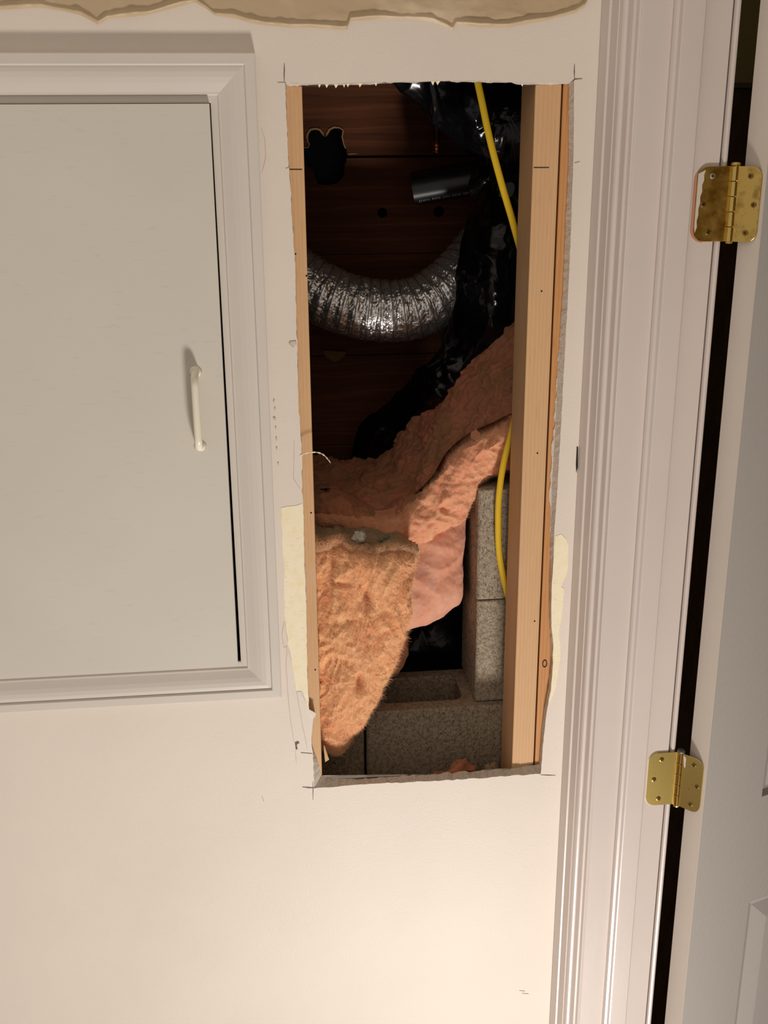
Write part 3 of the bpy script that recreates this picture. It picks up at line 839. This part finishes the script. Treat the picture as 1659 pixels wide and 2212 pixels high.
scrap('plaster_lump', (776,1160), 0.076, 0.0105, 0.008, 0.0090, plaster_m, 5, label='white plaster lump lying on the dusty batt top', cat='debris')
for i, (x, y) in enumerate(((823,1172),(836,1166),(812,1180))):
    scrap('paint_chip', (x, y-6), 0.092, 0.0045, 0.004, 0.003, green_m, 11+i, label=('green paint chip nearest the plaster lump', 'green paint chip against the torn insulation edge', 'smallest green paint chip near the batt corner')[i], cat='debris', group='green paint chips')
# curl of torn paper by the first stud
pp = [P(*q) for q in ((648,984,0.0),(664,978,-0.004),(684,977,-0.006),(698,982,-0.006),(708,992,-0.005),(714,1000,-0.004))]
pv = []; pf = []
pcs = cr([tuple(p) for p in pp], 24)
for i, p in enumerate(pcs):
    w = 0.0022*(0.7+0.4*math.sin(i*1.9)); p = Vector(p)
    for dz, dyy in ((w, 0), (0, -0.0009), (-w, 0), (0, 0.0009)): pv.append(p+Vector((w*0.3 if dz > 0 else 0, dyy, dz*0.6)))
for i in range(23):
    for j in range(4): pf.append((i*4+j, i*4+(j+1) % 4, (i+1)*4+(j+1) % 4, (i+1)*4+j))
pf += [(0, 1, 2, 3), (95, 94, 93, 92)]
pcurl = make('paper_curl', pv, pf, paper_m, wall, smooth=True); fix_normals(pcurl)

# ------------------------------------------------------------------ black plastic sheeting
ctrlP = [
 [(850,165,0.34),(925,165,0.31),(1000,165,0.28),(1060,165,0.27),(1140,160,0.26)],
 [(885,205,0.34),(945,205,0.30),(1005,205,0.25),(1065,205,0.26),(1140,205,0.24)],
 [(925,250,0.34),(968,246,0.29),(1008,242,0.24),(1065,245,0.25),(1140,250,0.23)],
 [(962,290,0.35),(992,285,0.31),(1022,282,0.26),(1070,285,0.25),(1140,290,0.23)],
 [(1000,322,0.36),(1018,320,0.32),(1040,318,0.28),(1080,322,0.26),(1140,330,0.24)],
 [(1046,358,0.36),(1055,360,0.33),(1066,362,0.30),(1092,365,0.28),(1140,372,0.26)],
 [(1030,440,0.36),(1050,440,0.32),(1070,440,0.29),(1095,442,0.28),(1140,446,0.27)],
 [(1016,520,0.34),(1042,520,0.30),(1066,520,0.27),(1095,525,0.26),(1140,530,0.26)],
 [(1008,600,0.33),(1036,600,0.28),(1062,602,0.25),(1095,606,0.25),(1140,615,0.26)],
 [(996,670,0.34),(1030,672,0.28),(1060,678,0.25),(1088,690,0.26),(1120,705,0.29)],
 [(955,750,0.37),(990,756,0.31),(1020,762,0.28),(1045,770,0.29),(1070,782,0.32)],
 [(895,815,0.40),(930,824,0.345),(958,836,0.315),(978,846,0.32),(1000,858,0.35)],
 [(838,870,0.43),(866,882,0.385),(890,896,0.355),(908,910,0.36),(930,925,0.39)],
 [(790,915,0.46),(815,930,0.42),(838,948,0.40),(852,960,0.40),(866,975,0.43)],
 [(762,988,0.48),(785,990,0.46),(805,994,0.44),(822,998,0.44),(840,1004,0.46)]]
def dP(p, u, v):
    d = 0.020*fbm(p*7, 1.2, 3)
    w = noise.noise(p*9)
    d += 0.013*(1-2*abs(noise.noise(Vector((p.x*17+w, p.y*12, p.z*8)))))
    d1 = noise.voronoi(p*9+Vector((0.5*w, 0, 0)))[0]
    d += 0.010*(d1[1]-d1[0])
    k_ = max(0.0, noise.noise(p*11+Vector((4, 4, 4))))
    return d+0.010*k_*(1-2*abs(noise.noise(p*48)))
sheet('plastic_sheet', ctrlP, 330, 110, dP, 0.006, poly_m, edge=0.004, ew=0.05, label='crumpled shiny black plastic sheeting hanging beside the foil duct', cat='plastic sheet')
# flap that curls off the sheet
fl = [[(1018,375,0.33),(1040,362,0.31),(1062,350,0.30)],[(1014,400,0.32),(1038,392,0.30),(1060,378,0.29)],[(1018,425,0.33),(1034,415,0.31),(1050,398,0.30)]]
flap, _, _ = sheet('flap', fl, 24, 30, lambda p, u, v: 0.004*fbm(p*30), 0.002, poly_m, parent=bpy.data.objects['plastic_sheet'])
# lower piece behind the blocks
ctrlQ = [
 [(790,1290,0.34),(860,1290,0.34),(930,1290,0.33),(1040,1285,0.32)],
 [(790,1350,0.33),(870,1350,0.31),(940,1345,0.30),(1040,1345,0.31)],
 [(790,1400,0.31),(880,1398,0.29),(945,1395,0.285),(1040,1398,0.30)],
 [(790,1440,0.31),(880,1440,0.30),(945,1440,0.295),(1040,1440,0.30)],
 [(790,1500,0.30),(880,1500,0.29),(945,1500,0.285),(1040,1500,0.29)]]
def dQ(p, u, v):
    d1 = noise.voronoi(p*8+Vector((3, 1, 2)))[0]
    return 0.022*(d1[1]-d1[0])+0.004*fbm(p*12, 1.2, 2)
sheet('plastic_sheet', ctrlQ, 120, 110, dQ, 0.004, poly_m, label='dark creased plastic sheet low behind the open-core block', cat='plastic sheet')

# ------------------------------------------------------------------ flexible foil duct
DY = 0.43
dpath = [(560,520,DY+0.03),(620,585,DY+0.015),(690,632,DY),(765,662,DY-0.01),(840,672,DY-0.012),(905,662,DY-0.01),(960,632,DY),(1005,590,DY+0.02),(1060,525,DY+0.06),(1110,480,DY+0.10)]
cp = cr([tuple(P(*q)) for q in dpath], 340)
duct_R = 0.0575
nphi = 170
upv = Vector((0, 1, 0.25)).normalized()
dv = []; dfc = []
acc = 0.0; pitch = 0.0215
frames = []
for i, p in enumerate(cp):
    p = Vector(p)
    t = (Vector(cp[min(i+1, len(cp)-1)])-Vector(cp[max(i-1, 0)])).normalized()
    if i: acc += (p-Vector(cp[i-1])).length
    a = t.cross(upv).normalized(); b = a.cross(t).normalized()
    frames.append((p, t, a, b, acc))
    for j in range(nphi):
        th = 2*math.pi*j/nphi
        ph = acc/pitch+th/(2*math.pi)
        rg = abs(math.cos(math.pi*ph))
        r = duct_R*(0.968+0.036*rg**2)
        q = Vector((math.cos(th)*4, math.sin(th)*4, acc*60))
        vr = noise.voronoi(Vector((math.cos(th)*9, math.sin(th)*9, acc*120)))[0]
        cr_ = 0.0026*(vr[1]-vr[0])+0.0007*noise.noise(Vector((math.cos(th)*16, math.sin(th)*16, acc*330)))
        cr_ += 0.0013*noise.noise(Vector((th*2.2, acc*330, 1)))
        r += (0.75*cr_+0.002*noise.noise(q))*(1-0.75*rg**6)
        dv.append(p+a*(math.cos(th)*r)+b*(math.sin(th)*r))
n_ = len(cp)
for i in range(n_-1):
    for j in range(nphi):
        dfc.append((i*nphi+j, i*nphi+(j+1) % nphi, (i+1)*nphi+(j+1) % nphi, (i+1)*nphi+j))
duct = make('flexible_duct', dv, dfc, foil_m, label='silver foil flexible duct sagging across the dark boards', cat='duct')
fix_normals(duct)
hel = []
tot = frames[-1][4]
turns = tot/pitch
steps = int(turns*28)
k = 0
for s in range(steps):
    # along the helix phase = integer
    th = -2*math.pi*(s/28.0)
    L = (s/28.0)*pitch
    while k < n_-2 and frames[k+1][4] < L: k += 1
    p0, t0, a0, b0, s0 = frames[k]; p1 = frames[k+1][0]; s1 = frames[k+1][4]
    u = (L-s0)/max(1e-6, s1-s0); pp_ = p0.lerp(p1, min(1, max(0, u)))
    hel.append(pp_+a0*(math.cos(th)*duct_R*1.010)+b0*(math.sin(th)*duct_R*1.010))
tube('wire_rib', hel, 0.0011, wire_m, duct, 5)

# ------------------------------------------------------------------ pipes and cable
AY = 0.47
pa, pb = P(893, 408, AY), P(1075, 376, AY-0.03)
ax = (pb-pa).normalized()
R_ = 0.0305
side = ax.cross(Vector((0, 0, 1))).normalized(); upa = side.cross(ax).normalized()
pv = []; pf = []; n = 40
for (off, r) in ((0, R_), (1, R_), (1, R_-0.004), (0, R_-0.004)):
    base = pa+ax*(0 if off == 0 else (pb-pa).length)
    for j in range(n):
        th = 2*math.pi*j/n
        pv.append(base+side*(math.cos(th)*r)+upa*(math.sin(th)*r))
for k in range(4):
    for j in range(n):
        pf.append((k*n+j, k*n+(j+1) % n, ((k+1) % 4)*n+(j+1) % n, ((k+1) % 4)*n+j))
pipe = make('drain_pipe', pv, pf, abs_m, smooth=False, label='short black plastic drain pipe with white printing', cat='pipe'); fix_normals(pipe)
for p in pipe.data.polygons: p.use_smooth = True
pipe.data.set_sharp_from_angle(angle=0.6)
tcv = bpy.data.curves.new('print', 'FONT'); tcv.body = 'DWV PIPE 2IN SCH 40 ABS'; tcv.size = 0.0082; tcv.space_character = 1.15
to = bpy.data.objects.new('print_tmp', tcv); C.objects.link(to)
dg = bpy.context.evaluated_depsgraph_get()
tm = bpy.data.meshes.new_from_object(to.evaluated_get(dg))
bpy.data.objects.remove(to)
sgn = -1 if side.y > 0 else 1
for vt in tm.vertices:
    x, y = vt.co.x, vt.co.y
    th = math.radians(-54)+y/R_
    vt.co = pa+ax*(0.008+x)+side*(sgn*math.cos(th)*(R_+0.0004))+upa*(math.sin(th)*(R_+0.0004))
tm.materials.append(print_m)
po = bpy.data.objects.new('print', tm); C.objects.link(po); po.parent = pipe
po['label'] = 'white printed lettering'

cx = P(943, 300, 0.50)
cu = empty('copper_pipe', cx, 'tarnished copper pipe ending in a bright copper fitting above the drain pipe', 'pipe')
def lathe(name, c, profile, mat, par, n=24):
    v = []; f = []
    for r, z in profile:
        for j in range(n):
            th = 2*math.pi*j/n
            v.append(c+Vector((math.cos(th)*r, math.sin(th)*r, z)))
    m_ = len(profile)
    for i in range(m_-1):
        for j in range(n): f.append((i*n+j, i*n+(j+1) % n, (i+1)*n+(j+1) % n, (i+1)*n+j))
    f.append(tuple(range(n))[::-1]); f.append(tuple(range((m_-1)*n, m_*n)))
    o = make(name, v, f, mat, smooth=True); fix_normals(o)
    o.data.set_sharp_from_angle(angle=0.7)
    return attach(o, par) if par else o
zt_ = P(943, 312, 0.50).z
zb_ = P(944, 331, 0.50).z
lathe('pipe_tube', Vector((cx.x, cx.y, 0)), [(0.0062, 2.35), (0.0062, zt_)], copper_old_m, cu)
H = zt_-zb_
lathe('fitting', Vector((cx.x, cx.y, zb_)), [(0.005, -0.002), (0.0072, 0), (0.0078, 0.003), (0.0066, 0.005), (0.0072, H*0.5), (0.0066, H*0.72), (0.0082, H*0.8), (0.0086, H*0.95), (0.0070, H+0.003), (0.0062, H+0.006)], copper_m, cu)

cab_pts = [(1026,150,0.135),(1040,215,0.132),(1058,300,0.128),(1083,395,0.122),(1110,488,0.114),(1132,580,0.1115),(1140,700,0.1115),(1128,820,0.1115),(1108,920,0.1115),(1088,1000,0.1115),(1078,1070,0.1115),(1076,1130,0.1115),(1078,1190,0.1115),(1088,1250,0.1115),(1106,1320,0.1115),(1130,1400,0.112)]
cpt = cr([tuple(P(*q)) for q in cab_pts], 160)
tube('electric_cable', cpt, 0.0056, yellow_m, n=14, flat=0.0036, label='yellow electric cable running behind the wide stud', cat='cable')

# ------------------------------------------------------------------ doorway at the right: casing, jamb, stop, door, hinges
J = -0.073
xq = lambda px, Y, row=700: P(px, row, Y).x
XC0 = 0.4755              # outer front corner of the casing (at the painted wall)
XC1 = xq(1345, J)
# casing lies on the side wall face; profile runs from the wall (y=0) towards the room (y=J)
cp_ = [(XR+0.001, 0.0), (0.4765, -0.0004), (0.4755, -0.002), (0.4765, -0.010), (0.4792, -0.0245), (0.4800, -0.0258), (0.4822, -0.0262), (0.4832, -0.0255), (0.4848, -0.034), (0.4864, -0.0450), (0.4869, -0.0458), (0.4882, -0.0456), (0.4890, -0.049), (0.4905, -0.0535), (0.4925, -0.0556), (0.4955, -0.0560), (0.4975, -0.0550), (0.4985, -0.0600), (0.5005, -0.0660), (0.5013, -0.0669), (0.5042, -0.0670), (0.5052, -0.0660), (0.5072, -0.0715), (XR-0.0012, J+0.0005), (XR+0.001, J+0.001)]
XC1 = max(XC1, XR-0.02)
def extr(name, prof, z0, z1, mat, bev=0, **k):
    v = [(x, y, z0) for x, y in prof]+[(x, y, z1) for x, y in prof]
    n = len(prof)
    f = [(i, (i+1) % n, n+(i+1) % n, n+i) for i in range(n)]
    tri = geometry.tessellate_polygon([[Vector((x, y, 0)) for x, y in prof]])
    f += [tuple(t) for t in tri]+[tuple(a+n for a in t[::-1]) for t in tri]
    o = make(name, v, f, mat, **k); fix_normals(o)
    return o
ZT = 2.6
DT = 2.6
extr('trim_1', cp_, ZF, DT, casing_m, kind='structure', label='white moulded door casing standing in the wall corner')
xs0, xs1 = xq(1411, J-0.010), xq(1473, J-0.010)
xj1 = xq(1525, J); xk0, xk1 = xq(1528, J+0.002), xq(1542, J+0.002)
box('wall_right', XR+0.0015, xj1+0.0003, J+0.020, 0.30, ZF, ZT, wall_m, kind='structure', label='side wall end carrying the door jamb')
box('trim_2', XR-0.0005, xj1, J, J+0.0195, ZF, DT, casing_m, bev=0.0015, kind='structure', label='flat white door jamb facing the room')
stop = extr('trim_3', [(xs0, J+0.0002), (xs0, J-0.006), (xs0+0.002, J-0.0095), (xs0+0.006, J-0.0105), (xs0+0.011, J-0.0085), (xs0+0.013, J-0.009), (xs1-0.002, J-0.010), (xs1, J-0.0085), (xs1, J+0.0002)], ZF, DT, casing_m, kind='structure', label='white door stop strip with a bead on the jamb')
extr('trim_4', [(xk0, J+0.08), (xk0, J+0.004), (xk0+0.002, J+0.001), ((xk0+xk1)/2, J), (xk1-0.002, J+0.0015), (xk1, J+0.005), (xk1, J+0.08)], ZF, DT, casing_m, kind='structure', label='rounded white edge of the far side casing')

# door, standing open
E0 = P(1577, 700, J-0.002); E1 = P(1623, 700, J-0.043)
e = Vector((E1.x-E0.x, E1.y-E0.y, 0)); Wd = e.length; e.normalize()
u_ = Vector((-e.y, e.x, 0))
if u_.x < 0: u_ = -u_
door_ang = math.atan2(u_.y, u_.x)
dr = empty('door_1', (E1.x, E1.y, ZF+0.01), 'white panelled interior door standing open on brass hinges', 'door', kind='structure')
del dr['category']
dr.rotation_euler = (0, 0, door_ang)
# local frame: x along the face, y from the visible face (0) to the back (+), z up
DW, DHH = 0.72, 2.55-ZF
zp1t = None
def door_local(p):
    d = p-Vector((E1.x, E1.y, ZF+0.01))
    return Vector((d.dot(u_), d.dot(Vector((-u_.y, u_.x, 0))), d.z))
def hit_face(px, py):
    d = ray(px, py); nrm = Vector((-u_.y, u_.x, 0))
    t = (Vector((E1.x, E1.y, 0))-CAM).dot(nrm)/d.dot(nrm)
    return door_local(CAM+d*t)
q1 = hit_face(1620, 1949); q2 = hit_face(1585, 2212); q3 = hit_face(1655, 1718)
px0 = (q1.x+q2.x)/2
panels = [(px0, px0+0.22, 0.25, q1.z), (px0, px0+0.22, q3.z, 3.0), (px0+0.32, px0+0.54, 0.25, q1.z), (px0+0.32, px0+0.54, q3.z, 3.0)]
DW = px0*2+0.54
rect = lambda x0, x1, z0, z1, y: [Vector((x0, y, z0)), Vector((x1, y, z0)), Vector((x1, y, z1)), Vector((x0, y, z1))]
fo = rect(0.0012, DW, 0, DHH, 0)
slabo = slab('door_slab', fo, [rect(a, b, c, d, 0) for a, b, c, d in panels], rect(0.0012, DW, 0, DHH, Wd), [rect(a, b, c, d, Wd) for a, b, c, d in panels], door_m, dr)
# the hinge edge has its own smooth paint
box('edge_strip', 0, 0.0012, 0.0003, Wd-0.0003, 0, DHH, edge_m, dr)
for (a, b, c, d) in panels:
    lv = [rect(a, b, c, d, 0), rect(a+0.008, b-0.008, c+0.008, d-0.008, 0.007), rect(a+0.014, b-0.014, c+0.014, d-0.014, 0.0085), rect(a+0.045, b-0.045, c+0.045, d-0.045, 0.002), rect(a+0.048, b-0.048, c+0.048, d-0.048, 0.0015)]
    v = sum(lv, []); f = []
    for k in range(4):
        for i in range(4): f.append((k*4+i, k*4+(i+1) % 4, (k+1)*4+(i+1) % 4, (k+1)*4+i))
    f.append((16, 17, 18, 19))
    bb = len(v); v += rect(a, b, c, d, Wd); f.append((bb+3, bb+2, bb+1, bb))
    make('panel', v, f, door_m, dr)

# hinges
KY = J-0.0045
def rounded(x0, x1, z0, z1, r, corners):
    """outline in a local (u,z) plane; corners rounded on the x1 side"""
    pts = [(x0, z0)]
    for (cxx, czz, a0) in ((x1-r, z0+r, -90), (x1-r, z1-r, 0)):
        for k in range(9):
            t = math.radians(a0+90*k/8); pts.append((cxx+r*math.cos(t), czz+r*math.sin(t)))
    pts.append((x0, z1))
    return pts
def hinge(row_t, row_b, kpx, jl, polished, label):
    kx = P(kpx, (row_t+row_b)/2, KY).x
    zt, zb = P(kpx, row_t, KY).z, P(kpx, row_b, KY).z
    Hh = zt-zb
    h = empty('door_hinge', (kx, KY, zb), label, 'hinge', 'brass door hinges')
    mat = brass3_m if polished else brass_m
    kr = 0.0062
    # jamb leaf faces the room
    xl_ = P(jl, (row_t+row_b)/2, J).x
    Lw = kx-xl_
    r = 0.0158
    def leaf(name, u0, dirv, nrm, width, thick, face_y):
        pts = rounded(0.004, width, 0.0005, Hh-0.0005, r, None)
        base = u0
        fr = [base+dirv*a+Vector((0, 0, zb+b))+nrm*thick for a, b in pts]
        bk_ = [base+dirv*a+Vector((0, 0, zb+b)) for a, b in pts]
        o = slab(name, fr, [], bk_, [], mat)
        bevel(o, 0.0004, 1)
        return attach(o, h), base
    def screws(par, base, dirv, nrm, width, thick, first_steel):
        for i, (uu, zz) in enumerate(((width*0.60, Hh*0.87), (width*0.80, Hh*0.5), (width*0.60, Hh*0.13))):
            c = base+dirv*uu+nrm*(thick+0.0002)+Vector((0, 0, zb+zz))
            ex, ez = dirv, Vector((0, 0, 1))
            R0 = 0.0041
            v = []; f = []
            for rr_, hh in ((R0, 0), (R0*0.96, 0.0007), (R0*0.6, 0.0012)):
                for k in range(16):
                    t = 2*math.pi*k/16; v.append(c+ex*(math.cos(t)*rr_)+ez*(math.sin(t)*rr_)+nrm*hh)
            for k in range(2):
                for m_ in range(16): f.append((k*16+m_, k*16+(m_+1) % 16, (k+1)*16+(m_+1) % 16, (k+1)*16+m_))
            f.append(tuple(range(32, 48)))
            so_ = make('screw', v, f, steel_m if (first_steel and i == 0) else screw_m, smooth=False); fix_normals(so_)
            # cross slot, joined to the screw
            v2 = [tuple(q.co) for q in so_.data.vertices]; f2 = [tuple(p.vertices) for p in so_.data.polygons]
            me = so_.data; mi = []
            ang = 0.4+i
            for a_ in (ang, ang+math.pi/2):
                d1 = ex*math.cos(a_)+ez*math.sin(a_); d2 = ex*-math.sin(a_)+ez*math.cos(a_)
                bb = len(v2)
                for s1, s2 in ((-1, -1), (1, -1), (1, 1), (-1, 1)): v2.append(tuple(c+d1*(s1*R0*0.62)+d2*(s2*R0*0.13)+nrm*0.00135))
                f2.append((bb, bb+1, bb+2, bb+3))
            ringR = len(f2)
            me2 = bpy.data.meshes.new('screw'); me2.from_pydata(v2, [], f2); me2.materials.append(me.materials[0]); me2.materials.append(slot_m)
            for p in me2.polygons[-2:]: p.material_index = 1
            so_.data = me2
            # dark ring recess
            attach(so_, h)
            so_.parent = par; so_.matrix_parent_inverse = par.matrix_parent_inverse.copy() if False else Matrix.Translation(-Vector(h.location)) @ Matrix.Identity(4)
            so_.matrix_parent_inverse = (Matrix.Translation(Vector(h.location)) @ par.matrix_parent_inverse).inverted()
    lf, b0 = leaf('leaf', Vector((kx, J-0.0012, 0)), Vector((-1, 0, 0)), Vector((0, -1, 0)), Lw, 0.0016, J)
    screws(lf, b0, Vector((-1, 0, 0)), Vector((0, -1, 0)), Lw, 0.0016, not polished)
    # door leaf bends onto the door edge
    endp = Vector((E0.x, E0.y, 0))+e*(Wd*0.86)-u_*0.0004
    st = Vector((kx, KY, 0))+(endp-Vector((kx, KY, 0))).normalized()*0.002
    dv_ = (endp-Vector((kx, KY, 0))); Lw2 = dv_.length; dv_.normalize()
    nr = Vector((dv_.y, -dv_.x, 0))
    if nr.x > 0: nr = -nr
    lf2, b2 = leaf('leaf', Vector((kx, KY, 0)), dv_, nr, Lw2, 0.0016, 0)
    screws(lf2, b2, dv_, nr, Lw2, 0.0016, False)
    for k in range(5):
        z0, z1 = zb+Hh*k/5+0.00045, zb+Hh*(k+1)/5-0.00045
        lathe('knuckle', Vector((kx, KY, 0)), [(kr*0.94, z0), (kr, z0+0.0004), (kr, z1-0.0004), (kr*0.94, z1)], brass2_m, h)
    lathe('pin', Vector((kx, KY, 0)), [(kr*0.86, zt), (kr*1.12, zt+0.001), (kr*1.15, zt+0.0025), (kr*0.9, zt+0.0045), (kr*0.3, zt+0.0052)], pinhead_m if polished else brass_m, h)
    lathe('pin_tip', Vector((kx, KY, 0)), [(kr*0.4, zb-0.003), (kr*0.8, zb-0.002), (kr*0.86, zb)], brass_m, h)
    if not polished:
        # old paint left along the leaf and the bare wood of the mortise
        xw = xl_
        a = [Vector((xw+0.0005, J-0.0031, zb+Hh*t)) for t in (0.2, 0.35, 0.6, 0.8, 0.9)]
        b = [Vector((xw+w, J-0.0031, zb+Hh*t)) for w, t in ((0.002, 0.12), (0.0045, 0.2), (0.0035, 0.28), (0.0052, 0.36), (0.0046, 0.44), (0.0066, 0.52), (0.0058, 0.60), (0.0082, 0.67), (0.0072, 0.75), (0.0098, 0.82), (0.0090, 0.88), (0.0110, 0.95))]
        attach(plate('paint_smear', a+b[::-1], 0.0002, drip_m), h)
        pts = rounded(0.0, Lw+0.004, -0.001, Hh-0.001, r+0.003, None)
        wv = [Vector((kx-a_, J-0.0006, zb+b_)) for a_, b_ in pts if a_ > 0.012]
        mo = plate('mortise_wood', wv, 0.0005, mortise_m)
        attach(mo, h)
    else:
        pts = rounded(0.0, Lw+0.0012, -0.0005, Hh+0.0005, r+0.0008, None)
        mo = plate('paint_rim', [Vector((kx-a_, J-0.0007, zb+b_)) for a_, b_ in pts if a_ > 0.012], 0.0006, handle_m)
        attach(mo, h)
        dd = plate('paint_drip', [Vector((0, 0, 0)), Vector((0.005, 0, -0.004)), Vector((0.0052, 0, -0.022)), Vector((0.003, 0, -0.023)), Vector((0.002, 0, -0.018))], 0.0002, drip_m)
        dd.location = Vector((kx, KY, zt-0.002))+dv_*0.006+nr*0.0022
        dd.rotation_euler = (0, 0, math.atan2(dv_.y, dv_.x)); dd.parent = h; dd.matrix_parent_inverse = Matrix.Translation(-Vector(h.location))
    return h
mortise_m = M('bare_mortise', rgb(196, 140, 110), 0.8).m
hinge(358, 522, 1582, 1501, False, 'tarnished brass door hinge with one steel screw and paint smear')
hinge(1625, 1738, 1466, 1398, True, 'clean brass door hinge with a grey pin head')

# far room beyond the door gap
box('wall_far', 0.626, 3.2, 1.60, 1.64, ZF, 2.62, olive_m, kind='structure', label='olive wall of the far room behind the door gap')
box('wall_far_side', 3.2, 3.24, -1.6, 1.64, ZF, 2.62, olive_m, kind='structure', label='side wall of the far room')
box('wall_far_near', 0.64, 3.2, -1.24, -1.2, ZF, 2.62, olive_m, kind='structure', label='near wall of the far room')
box('ceiling_far', 0.6, 3.24, -1.64, 1.64, 2.62, 2.66, white_m, kind='structure', label='ceiling of the far room')
zbx = P(1610, 190, 1.10).z
xb0 = P(1600, 190, 1.10).x
sb = empty('storage_box', (xb0, 1.3, ZF), 'tall dark brown cardboard carton seen through the door gap', 'box')
attach(box('carton', xb0-0.35, xb0+0.45, 1.10, 1.5, ZF, zbx, brown_m, bev=0.004), sb)
attach(box('lid_flap', xb0-0.352, xb0+0.452, 1.095, 1.3, zbx+0.0005, zbx+0.012, M('flap_grey', rgb(96, 84, 74), 0.8).m), sb)
